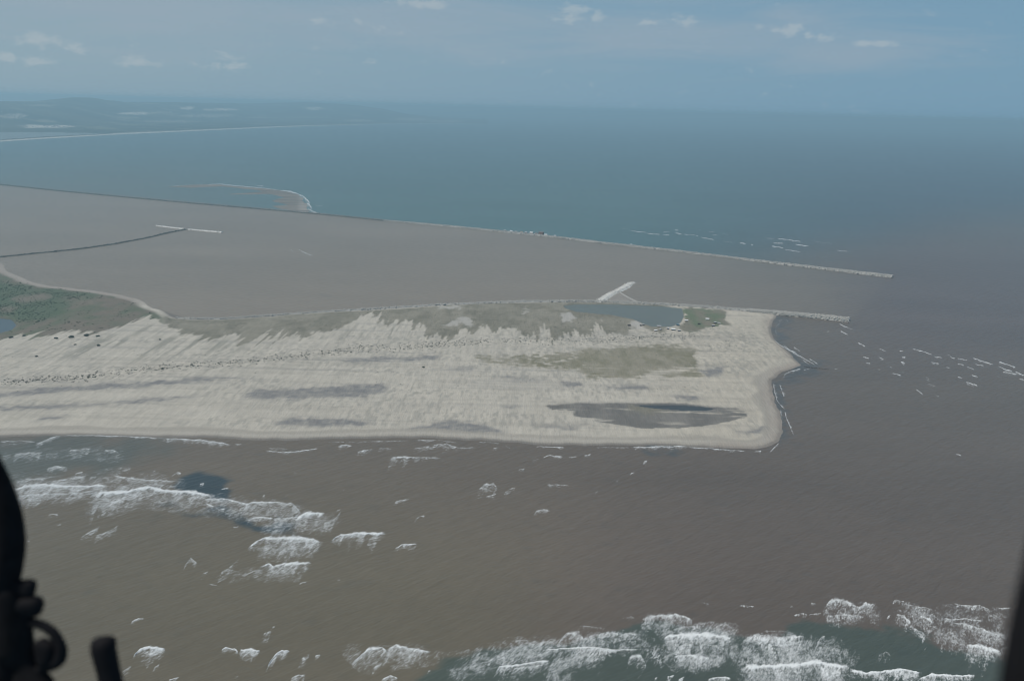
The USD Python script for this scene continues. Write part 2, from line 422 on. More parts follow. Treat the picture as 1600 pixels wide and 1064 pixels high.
# ------------------------------------------------------------------ the sand spit
CELL = 3.0
lo, hi = SHORE_W.min(0) - 45, SHORE_W.max(0) + 45
gx, gy = np.arange(lo[0], hi[0], CELL), np.arange(lo[1], hi[1], CELL)
GX, GY = np.meshgrid(gx, gy)
wob = lambda s, a, seed: a * (n2(GX, GY, s, s, seed, 3) - 0.5) + 1.3 * a * (n2(GX, GY, 3.2 * s, 3.2 * s, seed + 200, 2) - 0.5)
inside = shapely.contains_xy(Polygon(SHORE_W).buffer(0), GX + wob(22, 9, 1), GY + wob(22, 9, 2))
SD = (ndimage.distance_transform_edt(inside) - ndimage.distance_transform_edt(~inside)) * CELL
SD = ndimage.gaussian_filter(SD, 1.2)
PX, PY = topx(np.stack([GX, GY], -1))
# warped positions make the traced outlines ragged
WX = PX + 16 * (n2(GX, GY, 16, 40, 3) - 0.5) + 7 * (n2(GX, GY, 5, 9, 4) - 0.5)
WY = PY + 9 * (n2(GX, GY, 12, 60, 5) - 0.5) + 4 * (n2(GX, GY, 5, 9, 6) - 0.5)

# the vegetated strip along the river: sand tongues blown inland from the beach bite into its near edge
LOWX = [-330, 0, 60, 120, 165, 205, 235, 262, 285, 320, 350, 400, 450, 480, 530, 575, 600, 640, 652, 690, 740, 800, 850, 900, 960, 1000, 1040]
LOWY = [545, 531, 526, 521, 522, 512, 503, 513, 522, 525, 526, 525, 520, 528, 512, 502, 504, 512, 524, 528, 524, 523, 524, 522, 516, 517, 517]
low = np.interp(PX, LOWX, LOWY)
tongue = (n2(GX, GY, 34, 420, 7, 3) - 0.5) * 52 + (n2(GX, GY, 9, 200, 8, 4) - 0.5) * 44 * ss(0.25, 0.65, n2(GX, GY, 60, 300, 10, 2)) * 1.3 + (n2(GX, GY, 4, 26, 12, 3) - 0.5) * 18
tongue *= 0.55 + 0.45 * ss(150, 420, PX)
vegall = ss(1.5, -1.5, PY - (low + tongue)) * ss(1052, 1030, PX) * ss(4, 14, SD)
lft = ss(262, 246, PX + 8 * (n2(GX, GY, 15, 30, 9) - 0.5))
veg_left = vegall * lft * ss(10, 26, SD)
strip = vegall * (1 - lft)


def ragged(m, seed, amt=0.9, sx=22, sy=11):
    """Breaks the rim of an area of thin growth into patches and streaks."""
    return ss(0.22, 0.80, m + amt * (n2(GX, GY, sx, sy, seed, 5) - 0.5))


olive = Mask([[(735, 561), (790, 559), (860, 553), (930, 549), (985, 542), (1050, 540), (1085, 545), (1096, 560), (1085, 576), (1050, 578), (1010, 584), (930, 583), (870, 580), (830, 573), (780, 571), (745, 566)],
              [(900, 586), (960, 583), (1005, 585), (1000, 592), (960, 595), (905, 591)], [(1028, 587), (1060, 588), (1085, 582), (1102, 585), (1090, 591), (1035, 593)]], 4)(PX + 2.2 * (WX - PX), PY + 1.6 * (WY - PY))
olive = ragged(olive, 101, 1.7, 30, 8) * ss(0.30, 0.52, n2(GX, GY, 11, 9, 105, 4) + 0.25 * ss(880, 960, PX))
green_r = Mask([[(1066, 481), (1125, 484), (1138, 489), (1128, 498), (1144, 512), (1128, 508), (1110, 514), (1085, 520), (1060, 518), (1066, 505), (1070, 495)]], 2.2)(WX, WY)
green_r = ragged(green_r, 102, 0.9, 9, 16)
wet = Mask([[(853, 636), (900, 633), (1000, 632), (1060, 632), (1110, 638), (1150, 641), (1168, 647), (1168, 655), (1140, 662), (1100, 668), (1050, 672), (1000, 671), (960, 666), (930, 661), (893, 651), (900, 645), (862, 642)]], 1.6)(
    PX + 0.35 * (WX - PX), PY + 0.4 * (WY - PY))
wet = ragged(wet, 104, 0.55, 40, 9)
grey = Mask([[(375, 617), (400, 613), (480, 610), (560, 605), (606, 603), (607, 612), (570, 621), (520, 624), (440, 626), (400, 627)],
             [(520, 565), (600, 561), (690, 559), (680, 565), (560, 569)],
             [(-100, 622), (0, 617), (100, 607), (200, 602), (300, 594), (420, 590), (300, 600), (200, 609), (100, 615), (0, 625), (-100, 630)],
             [(-100, 643), (0, 639), (130, 634), (260, 624), (350, 619), (260, 630), (130, 639), (0, 644), (-100, 650)],
             [(35, 662), (70, 655), (112, 652), (100, 657), (60, 662)], [(330, 645), (380, 641), (372, 645)], [(255, 652), (300, 647), (310, 650)],
             [(620, 676), (660, 667), (700, 660), (760, 668), (800, 679), (750, 680), (700, 676)], [(420, 665), (450, 657), (500, 655), (590, 663), (560, 668), (470, 668)],
             [(1088, 580), (1137, 577), (1130, 588), (1105, 591)], [(868, 598), (912, 602), (905, 608), (880, 606)], [(1040, 622), (1075, 620), (1112, 626), (1060, 628)],
             [(1140, 682), (1175, 674), (1202, 667), (1205, 672), (1180, 680)], [(690, 578), (745, 577), (740, 582), (700, 583)], [(830, 668), (925, 666), (900, 672), (860, 672)],
             [(760, 590), (800, 592), (870, 598), (800, 597)], [(820, 634), (800, 640), (760, 640)], [(930, 608), (1010, 606), (1020, 612), (950, 613)]], 3.0)(WX, WY)
grey = 0.45 * grey + 0.55 * ragged(grey, 103, 1.1, 30, 8)
pond = Mask([POND_NEAR, POND_LEFT], 1.0)(PX, PY)
pond_s = Mask([POND_SMALL], 0.8)(PX, PY)

# heights
dune = n2(GX, GY, 34, 120, 41, 4)
Z = 2.3 * (1 - np.exp(-np.clip(SD, 0, None) / 20)) + ss(15, 70, SD) * (2.6 * dune ** 2 + 0.5 * n2(GX, GY, 6, 14, 42, 2))
berm = np.exp(-((SD - 26) / 7) ** 2) * ss(560, 600, PY)
Z += 0.7 * berm
neb = np.clip(n2(GX, GY, 8, 9, 43, 2) - 0.53, 0, 1) * 3.5 * ss(505, 530, PY) * ss(30, 60, SD)     # little hummocks of caught sand
Z += neb
Z -= wet * 0.9
POND_Z = 0.7
Z = np.where(pond > 0.02, Z * (1 - ss(0.02, 0.5, pond)) + ss(0.02, 0.5, pond) * (POND_Z - 1.6 * (pond - 0.5)), Z)
ZS = 1.15
Z = np.where(pond_s > 0.02, Z * (1 - ss(0.02, 0.5, pond_s)) + ss(0.02, 0.5, pond_s) * (ZS - 0.8 * (pond_s - 0.5)), Z)
Z = np.where(SD < 0, 0.07 * SD, Z)

# what covers the ground
sand = np.array([0.465, 0.430, 0.363])
C = np.broadcast_to(sand, GX.shape + (3,)).copy()
streak = n2(GX, GY, 7, 90, 51, 4)
C *= (1 + (0.20 + 0.16 * ss(610, 570, PY)) * (streak - 0.5))[..., None]
band = n2(GX, GY, 260, 14, 52, 4)
C = lerp(C, [0.29, 0.275, 0.25], ss(0.55, 0.75, band) * 0.4 * ss(20, 60, SD))
C *= (1 + 0.18 * (n2(GX, GY, 4, 13, 53, 1) - 0.5))[..., None]
ridge = n2(GX + 20 * (n2(GX, GY, 60, 60, 59) - 0.5), GY + 16 * (n2(GX, GY, 90, 60, 60) - 0.5), 330, 7, 58, 3)
C *= (1 - 0.08 * ss(0.52, 0.68, ridge) * ss(25, 50, SD) * ss(530, 560, PY))[..., None]
C *= (1 + 0.20 * (n2(GX, GY, 90, 30, 57, 4) - 0.5))[..., None]
warm = ss(900, 1150, PX) * 0.5
C = lerp(C, C * np.array([1.0, 0.97, 0.92]), warm)
spot = ss(0.56, 0.66, n2(GX, GY, 6, 9, 54, 3)) * ss(495, 520, PY) * ss(665, 600, PY)
C = lerp(C, [0.22, 0.215, 0.18], spot * 0.45 * np.clip(ss(880, 1100, PX) * ss(610, 540, PY) + np.exp(-((PY - np.interp(PX, [-330, 0, 250, 430, 560, 760, 1090], [620, 606, 583, 567, 552, 540, 533])) / 12) ** 2), 0, 1))
# long thin streaks of growth left between the sand tongues, running with the wind
zone = ss(-4, 14, PY - low) * ss(0, -26, PY - np.interp(PX, [-330, 0, 250, 430, 560, 760, 1090], [612, 600, 578, 564, 549, 537, 530]))
thr = ss(0.545, 0.63, n2(GX, GY, 6.5, 150, 111, 4)) * ss(0.4, 0.6, n2(GX, GY, 60, 130, 112, 3)) * zone * ss(1080, 1000, PX)
C = lerp(C, [0.24, 0.23, 0.19], np.clip(thr, 0, 1) * 0.75)
speck = ss(0.58, 0.68, n2(GX, GY, 3.6, 12, 113, 1)) * ss(500, 520, PY) * (0.25 + 0.75 * ss(0.42, 0.58, n2(GX, GY, 140, 50, 114, 3)))
C = lerp(C, [0.27, 0.258, 0.225], speck * 0.5 * ss(24, 45, SD))
vegc = lambda seed, a, b: lerp(np.broadcast_to(np.array(a), GX.shape + (3,)), b, ss(0.35, 0.65, n2(GX, GY, 24, 40, seed, 4)))
C = lerp(C, vegc(61, (0.140, 0.130, 0.092), (0.205, 0.188, 0.142)), np.clip(strip, 0, 1) * (0.80 + 0.35 * (n2(GX, GY, 6, 10, 69, 3) - 0.5)))
vl = vegc(62, (0.165, 0.142, 0.110), (0.120, 0.132, 0.088))
gl = Mask([[(-200, 430), (0, 440), (60, 452), (150, 460), (155, 466), (90, 466), (115, 474), (100, 490), (70, 504), (30, 506), (0, 497), (-200, 500)]], 4)(WX, WY)
brn = Mask([[(15, 468), (60, 460), (85, 462), (70, 470), (30, 476)], [(0, 482), (35, 482), (20, 490), (0, 490)], [(110, 470), (160, 475), (150, 480)]], 2)(WX, WY)
vl = lerp(vl, [0.075, 0.110, 0.065], gl * 0.85)
vl = lerp(vl, [0.19, 0.16, 0.13], brn * 0.8)
C = lerp(C, vl, veg_left * 0.97)
C = lerp(C, vegc(63, (0.160, 0.148, 0.088), (0.228, 0.207, 0.148)), olive * (0.78 + 0.3 * (n2(GX, GY, 8, 10, 64) - 0.5)))
C = lerp(C, vegc(65, (0.115, 0.150, 0.085), (0.18, 0.165, 0.12)), green_r * 0.9)
C = lerp(C, [0.205, 0.198, 0.190], np.clip(np.clip(grey * 1.2, 0, 1) * (0.85 + 1.3 * (n2(GX, GY, 9, 9, 66) - 0.5)), 0, 1))
wetc = vegc(67, (0.128, 0.122, 0.113), (0.175, 0.165, 0.150))
oli = Mask([[(980, 634), (1025, 637), (1050, 646), (1000, 648), (975, 643)]], 3)(WX, WY)
wetc = lerp(wetc, [0.18, 0.168, 0.13], oli)
C = lerp(C, wetc, wet * np.clip(0.9 - 0.9 * ss(0.58, 0.75, n2(GX, GY, 60, 6, 68)), 0, 1))
C = lerp(C, [0.09, 0.095, 0.10], np.clip(pond_s * 1.5, 0, 1))
C = lerp(C, [0.10, 0.105, 0.09], np.clip(pond * 1.2, 0, 1) * 0.8)
# pale bare patches in the riverside strip
pale = Mask([[(668, 485), (690, 480), (724, 479), (722, 484)], [(876, 487), (888, 490), (902, 505), (880, 504)], [(690, 512), (705, 503), (728, 501), (745, 506), (735, 512), (712, 509)],
             [(810, 486), (828, 485), (826, 491), (812, 491)], [(935, 497), (945, 503), (938, 506)], [(980, 506), (990, 503), (1012, 514), (990, 516)]], 2.4)(PX + 1.6 * (WX - PX), PY + 1.6 * (WY - PY))
pale = ragged(pale, 106, 1.1, 12, 16)
C = lerp(C, [0.42, 0.40, 0.36], pale * 0.85)
# sea edge: damp, darker sand
damp = ss(9, 4, SD) * ss(480, 500, PY)
face = ss(34, 24, SD + 34 * (n2(GX, GY, 70, 30, 115, 4) - 0.5)) * ss(560, 600, PY)
lip = np.exp(-((SD - 15 - 8 * (n2(GX, GY, 80, 40, 116, 3) - 0.5)) / 4) ** 2) * ss(560, 600, PY)
C = lerp(C, [0.335, 0.308, 0.262], face * 0.85)
C = lerp(C, [0.43, 0.40, 0.345], lip * 0.7)
C = lerp(C, [0.185, 0.168, 0.148], damp * 0.9)
beach_l = ss(30, 20, SD) * ss(260, 200, PX) * ss(485, 470, PY)
C = lerp(C, [0.30, 0.265, 0.23], beach_l * 0.8)
rim = ss(26, 14, SD) * ss(1080, 1130, PX)
C = lerp(C, [0.33, 0.285, 0.24], rim * 0.9 * n2(GX, GY, 40, 40, 117, 3))
track = LineString([at(*p) for p in [(860, 578), (930, 566), (966, 557), (984, 550), (986, 545)]])
keep = SD > -40
V = np.stack([GX, GY, Z], -1).reshape(-1, 3)
fv, ff, fc = compact(V, grid_faces(*GX.shape, keep=keep), C.reshape(-1, 3))
obj("sand_spit", (fv, ff), M_SAND, smooth=True, label="long pale sand spit with dune streaks between river and surf", cat="sand spit", kind="structure",
    primvars={"tint": np.clip(fc, 0.02, 0.8)})


def cval(arr, x, y):
    return float(ndimage.map_coordinates(arr, [[(y - gy[0]) / CELL], [(x - gx[0]) / CELL]], order=1, mode="nearest")[0])


def zat(x, y):
    return cval(Z, x, y)


def pond_mesh(poly, z, col, grow=1.0):
    P = np.array([at(*p) for p in poly])
    pg = Polygon(P).buffer(0).buffer(10 * grow)
    l, h = np.array(pg.bounds[:2]), np.array(pg.bounds[2:])
    xs, ys = np.arange(l[0], h[0], 5.0), np.arange(l[1], h[1], 5.0)
    X, Y = np.meshgrid(xs, ys)
    k = shapely.contains_xy(pg, X, Y)
    f = grid_faces(*X.shape)
    f = f[k.ravel()[f].all(1)]
    v = np.stack([X, Y, np.full_like(X, z)], -1).reshape(-1, 3)
    v, f = compact(v, f)
    t = np.array(col) * (1 + 0.15 * (n2(v[:, 0], v[:, 1], 60, 60, 71)[:, None] - 0.5))
    return (v, f), t


pm, pt = pond_mesh(POND_NEAR, POND_Z, (0.14, 0.145, 0.118))
obj("pond", pm, M_POND, label="grey green pond between the breakwater and the dunes", cat="pond", kind="structure", primvars={"tint": pt})
pm, pt = pond_mesh(POND_LEFT, POND_Z, (0.075, 0.098, 0.110))
obj("pond", pm, M_POND, label="blue pond in the green marsh at the left edge", cat="pond", kind="structure", primvars={"tint": pt})
pm, pt = pond_mesh(POND_SMALL, ZS, (0.055, 0.057, 0.056), 0.5)
obj("pond", pm, M_POND, label="narrow dark pool in the damp grey hollow of the sand", cat="pond", kind="structure", primvars={"tint": pt})

# ------------------------------------------------------------------ sandbar beyond the far breakwater
BAR = [(264, 292), (300, 289), (345, 288.3), (365, 291), (405, 294), (440, 298), (462, 303), (474, 310), (479, 320), (482, 333), (466, 332), (440, 327), (428, 322.5), (452, 320), (420, 314.5),
       (446, 309.5), (422, 303.5), (362, 304.5), (366, 302.5), (412, 299.5), (380, 295), (345, 291.5), (300, 294)]
BARW = np.array([at(*p) for p in BAR])


def bar():
    l, h = BARW.min(0) - 60, BARW.max(0) + 60
    xs, ys = np.arange(l[0], h[0], 7.0), np.arange(l[1], h[1], 12.0)
    X, Y = np.meshgrid(xs, ys)
    ins = shapely.contains_xy(Polygon(BARW).buffer(0), X + 60 * (n2(X, Y, 200, 60, 81) - 0.5), Y + 30 * (n2(X, Y, 90, 90, 82) - 0.5))
    sd = (ndimage.distance_transform_edt(ins, sampling=(12, 7)) - ndimage.distance_transform_edt(~ins, sampling=(12, 7)))
    sd = ndimage.gaussian_filter(sd, 0.8)
    z = np.where(sd > 0, 1.3 * (1 - np.exp(-sd / 18)) * (0.45 + n2(X, Y, 260, 26, 83)), 0.05 * sd)
    px, _ = topx(np.stack([X, Y], -1))
    c = np.broadcast_to(np.array([0.22, 0.20, 0.172]), X.shape + (3,)).copy()
    c = lerp(c, [0.33, 0.305, 0.27], ss(462, 472, px) * 0.9)
    c = lerp(c, [0.15, 0.145, 0.13], ss(0.45, 0.65, n2(X, Y, 300, 22, 84)) * 0.8)
    v = np.stack([X, Y, z], -1).reshape(-1, 3)
    return compact(v, grid_faces(*X.shape, keep=sd > -25), c.reshape(-1, 3))


bv, bf, bc = bar()
obj("sandbar", (bv, bf), M_SAND, smooth=True, label="low streaky sandbar curving out beyond the far breakwater", cat="sandbar", kind="structure", primvars={"tint": bc})

# ------------------------------------------------------------------ far coast
COAST = [(-700, 262), (-400, 246), (-200, 232), (0, 221.5), (60, 217.5), (120, 214), (180, 210.5), (260, 207), (340, 203.3), (400, 200.6), (480, 197.4), (560, 195.2), (640, 193.6), (700, 193.2), (735, 193.6), (762, 194.3)]
TOPX = [-700, -400, -100, 0, 60, 90, 115, 150, 178, 220, 300, 400, 480, 560, 600, 640, 680, 720, 762]
TOPY = [150, 150, 154, 158, 159, 156.5, 154, 154.5, 158, 161, 161, 163, 161, 165, 170, 180, 186, 190, 194]


def far_coast():
    cx, cy = np.array(COAST, float).T
    cols = np.linspace(-700, 762, 420)
    sy = np.interp(cols, cx, cy)
    ty = np.interp(cols, TOPX, TOPY)
    shore = np.array([at(a, b) for a, b in zip(cols, sy)])
    rs = np.linalg.norm(shore, axis=1)
    dirs = shore / rs[:, None]
    ridge = np.minimum(rs * 1.75, 26000)
    # height at which a point at that range stands in the photograph's row ty
    hz = []
    for a, b, d, rr in zip(cols, ty, dirs, ridge):
        q = ray(a, b)
        hz.append(CAM[2] + rr * q[2] / np.hypot(q[0], q[1]))
    hz = np.clip(np.array(hz), 6, 440)
    end = ss(762, 690, cols)
    t = np.concatenate([[-0.06, -0.01], np.linspace(0, 1, 130), np.linspace(1.02, 2.2, 40)])
    T, K = np.meshgrid(t, np.arange(len(cols)), indexing="ij")
    wig = 60 * (n2(shore[:, 0], shore[:, 1], 900, 900, 90, 3) - 0.5)
    rr = rs[K] + wig[K] * (T > -0.02) + T * (ridge - rs)[K]
    X, Y = dirs[K, 0] * rr, dirs[K, 1] * rr
    up = np.clip(T, 0, 1)
    prof = np.where(T <= 1, 0.10 * up + 0.90 * ss(0.35, 1.0, up) ** 1.15, 1 - 0.35 * ss(1, 1.6, T))
    rough = n2(X, Y, 1500, 1500, 91, 5)
    z = hz[K] * prof * (0.72 + 0.50 * rough) + 16 * (n2(X, Y, 260, 260, 92, 4)) * ss(0.0, 0.06, T) * end[K] + 1.2
    z = np.where(T > 0.9, np.minimum(z, hz[K] * 1.03 + 4), z)
    z = np.where(T < 0, -3, z)
    # the low beach strip and the lagoon behind it at the left
    px, _ = topx(np.stack([X, Y], -1))
    p2x, p2y = topx(np.stack([X, Y], -1))
    lag = Mask([[(-700, 236), (-300, 220), (-100, 210.5), (0, 207.3), (60, 207.5), (120, 208.2), (172, 210.2), (120, 212.2), (60, 215.5), (0, 219.3), (-200, 229.8), (-400, 243.5), (-700, 259)]], 0.5)
    lg = lag(p2x, p2y)
    low = Mask([[(-700, 230), (0, 205), (60, 205.5), (178, 209), (178, 216), (-700, 268)]], 0.8)(p2x, p2y)
    z = np.where(T >= 0, z * (1 - np.clip(low, 0, 1)) + np.clip(low, 0, 1) * 2.0, z)
    c = np.broadcast_to(np.array([0.030, 0.048, 0.034]), X.shape + (3,)).copy()
    c = lerp(c, [0.085, 0.092, 0.062], ss(0.42, 0.68, n2(X, Y, 900, 500, 93, 5)) * 0.8)
    wx = p2x + 14 * (n2(X, Y, 500, 250, 94) - 0.5)
    wy = p2y + 5 * (n2(X, Y, 500, 250, 95) - 0.5)
    return X, Y, z, c, T, lg


fX, fY, fZ, fC, fT, fL = far_coast()
# bare pale ground and built-up patches on the slopes: (centre pixel, half size in pixels)
qx, qy = topx(np.stack([fX, fY, fZ], -1))
for (cx_, cy_, ax_, ay_, s_) in [(72, 198, 42, 2.6, 0.9), (212, 177.5, 22, 2.2, 1.0), (293, 169.5, 11, 2.4, 1.0), (342, 171.5, 28, 2.0, 1.0), (490, 169.8, 14, 2.4, 1.0), (250, 176, 14, 1, 0.5), (20, 182, 22, 4, 0.5),
                                 (330, 181, 40, 2.5, 0.4), (265, 190, 40, 2.0, 0.3), (405, 184, 22, 1.2, 0.4), (560, 189, 26, 2, 0.45), (640, 187, 34, 2.0, 0.45), (60, 165, 30, 1.0, 0.35), (700, 190, 30, 1.5, 0.5), (480, 184, 50, 1.2, .25)]:
    e = ((qx - cx_) / ax_) ** 2 + ((qy - cy_) / ay_) ** 2 + 1.1 * (n2(fX, fY, 160, 120, 96) - 0.5) * 3
    fC = lerp(fC, [0.78, 0.70, 0.58], ss(1.25, 0.5, e) * s_ * (0.7 + 0.6 * (n2(fX, fY, 60, 60, 98) - 0.3)))
fC = lerp(fC, [0.24, 0.23, 0.17], ss(0.60, 0.66, n2(fX, fY, 420, 200, 131, 4)) * ss(0.04, 0.1, fT) * 0.8)
fC = lerp(fC, [0.62, 0.60, 0.54], np.exp(-((fT - 0.006) / 0.022) ** 2) * 0.95)
fC = lerp(fC, [0.13, 0.125, 0.10], np.clip(fL, 0, 1))
fv = np.stack([fX, fY, fZ], -1).reshape(-1, 3)
ff = grid_faces(*fX.shape)
nn = np.cross(fv[ff[:, 1]] - fv[ff[:, 0]], fv[ff[:, 2]] - fv[ff[:, 0]])
ff[nn[:, 2] < 0] = ff[nn[:, 2] < 0][:, ::-1]
obj("hills", (fv, ff), M_COAST, smooth=True, label="hazy wooded coast with low hills and a thin pale beach line", cat="hills", kind="structure", primvars={"tint": np.clip(fC.reshape(-1, 3), 0.02, 0.8)})
lgk = (fL > 0.45).ravel()
lf = ff[lgk[ff].all(1)]
lv, lf = compact(fv.copy(), lf)
lv[:, 2] = 6.0
lv[:, 2] = np.maximum(lv[:, 2], 0) * 0 + 5.0
obj("lagoon", (lv, lf), M_POND, label="flat pale lagoon behind the far beach strip at the left", cat="lagoon", kind="structure",
    primvars={"tint": np.broadcast_to(np.array([0.17, 0.18, 0.16]), (len(lv), 3))})

# ------------------------------------------------------------------ breaking waves (pieces of the sea)
rng = np.random.default_rng(5)


def densify(pts, step):
    P = np.array(pts, float)
    L = np.concatenate([[0], np.cumsum(np.linalg.norm(np.diff(P, axis=0), axis=1))])
    n = max(3, int(L[-1] / step) + 1)
    s = np.linspace(0, L[-1], n)
    return np.stack([np.interp(s, L, P[:, 0]), np.interp(s, L, P[:, 1])], 1), s / max(L[-1], 1e-6)


def breaker(pts, depth, strength=1.0, crest=1.0, height=None, slant=-0.35, far=False, seed=None):
    """White water: a raised broken crest along pts (photograph pixels, its far edge) and foam trailing depth pixels towards the camera."""
    seed = rng.integers(1, 9999) if seed is None else seed
    if len(pts) == 1:
        pts = [(pts[0][0] - 2, pts[0][1]), (pts[0][0] + 2, pts[0][1] + 0.3)]
    P, s = densify(pts, 1.6 if not far else 1.0)
    D = np.interp(s, np.linspace(0, 1, len(np.atleast_1d(depth))), np.atleast_1d(depth))
    k = len(P)
    seedx = np.arange(k) * 0.09
    jag = 0.15 + 1.75 * fbm(np.stack([seedx * 3.2, np.full(k, seed * 1.7), np.zeros(k)], -1), 4, int(seed) % 50)
    jag2 = (fbm(np.stack([seedx * 3.0, np.full(k, seed * 0.7), np.ones(k)], -1), 3, 3) - 0.5)
    D = D * jag * 1.2
    P = P + np.stack([np.zeros(k), jag2 * np.minimum(3.0, 0.25 * D + 0.4)], 1)
    nt = int(np.clip(D.max() / 1.3, 5, 34))
    t = np.concatenate([[-0.14, -0.05], np.linspace(0, 1.0, nt)])
    T, K = np.meshgrid(t, np.arange(k), indexing="ij")
    steep = abs(P[-1, 1] - P[0, 1]) > 1.3 * abs(P[-1, 0] - P[0, 0])
    vx, vy = (1.0, 0.25) if steep and far else (slant, 1.0)      # surf on a shore seen end-on trails out to sea
    qx = P[K, 0] + vx * T * D[K]
    qy = P[K, 1] + vy * T * D[K]
    g = np.array([at(a, b) for a, b in zip(qx.ravel(), qy.ravel())]).reshape(qx.shape + (2,))
    ends = ss(0.0, 0.10, s) * ss(1.0, 0.90, s)
    lead = ss(-0.14, 0.02, T)
    patch = fbm(np.stack([g[..., 0] / 9, g[..., 1] / 22, np.full(T.shape, seed * 0.31)], -1), 3, 7) - 0.5
    trail = crest * 0.72 * np.exp(-(np.clip(T, 0, 1) / 0.09) ** 2) + 0.47 * (1 - ss(0.10, 1.0, T)) + 1.0 * patch * ss(0.03, 0.3, T)
    dens = strength * trail * lead * (0.2 + 0.8 * ends[K])
    dens = np.where((T <= -0.1) | (T >= 0.999), 0, dens)
    dens[:, 0] = 0
    dens[:, -1] = 0
    size = np.median(D)
    h = (0.25 + 0.035 * min(size, 20)) * crest if height is None else height
    z = 0.06 + h * np.exp(-((T - 0.02) / 0.10) ** 2) * ends[K] * (0.5 + 1.0 * noise(np.stack([g[..., 0] / 4, g[..., 1] / 4, np.zeros(T.shape)], -1), 5))
    z += 0.22 * min(1, size / 12) * np.clip(dens, 0, 1) * noise(np.stack([g[..., 0] / 2.2, g[..., 1] / 2.2, np.ones(T.shape)], -1), 6)
    v = np.concatenate([g, z[..., None]], -1).reshape(-1, 3)
    f = grid_faces(*T.shape)
    dn = dens.ravel()
    f = f[dn[f].max(1) > 0.10]
    if not len(f):
        return
    v, f, dn = compact(v, f, dn)
    nn = np.cross(v[f[:, 1]] - v[f[:, 0]], v[f[:, 2]] - v[f[:, 0]])
    f[nn[:, 2] < 0] = f[nn[:, 2] < 0][:, ::-1]
    obj("breaking_wave", (v, f), M_FOAMFAR if far else M_FOAM, sea, smooth=True, primvars={"foam": dn})


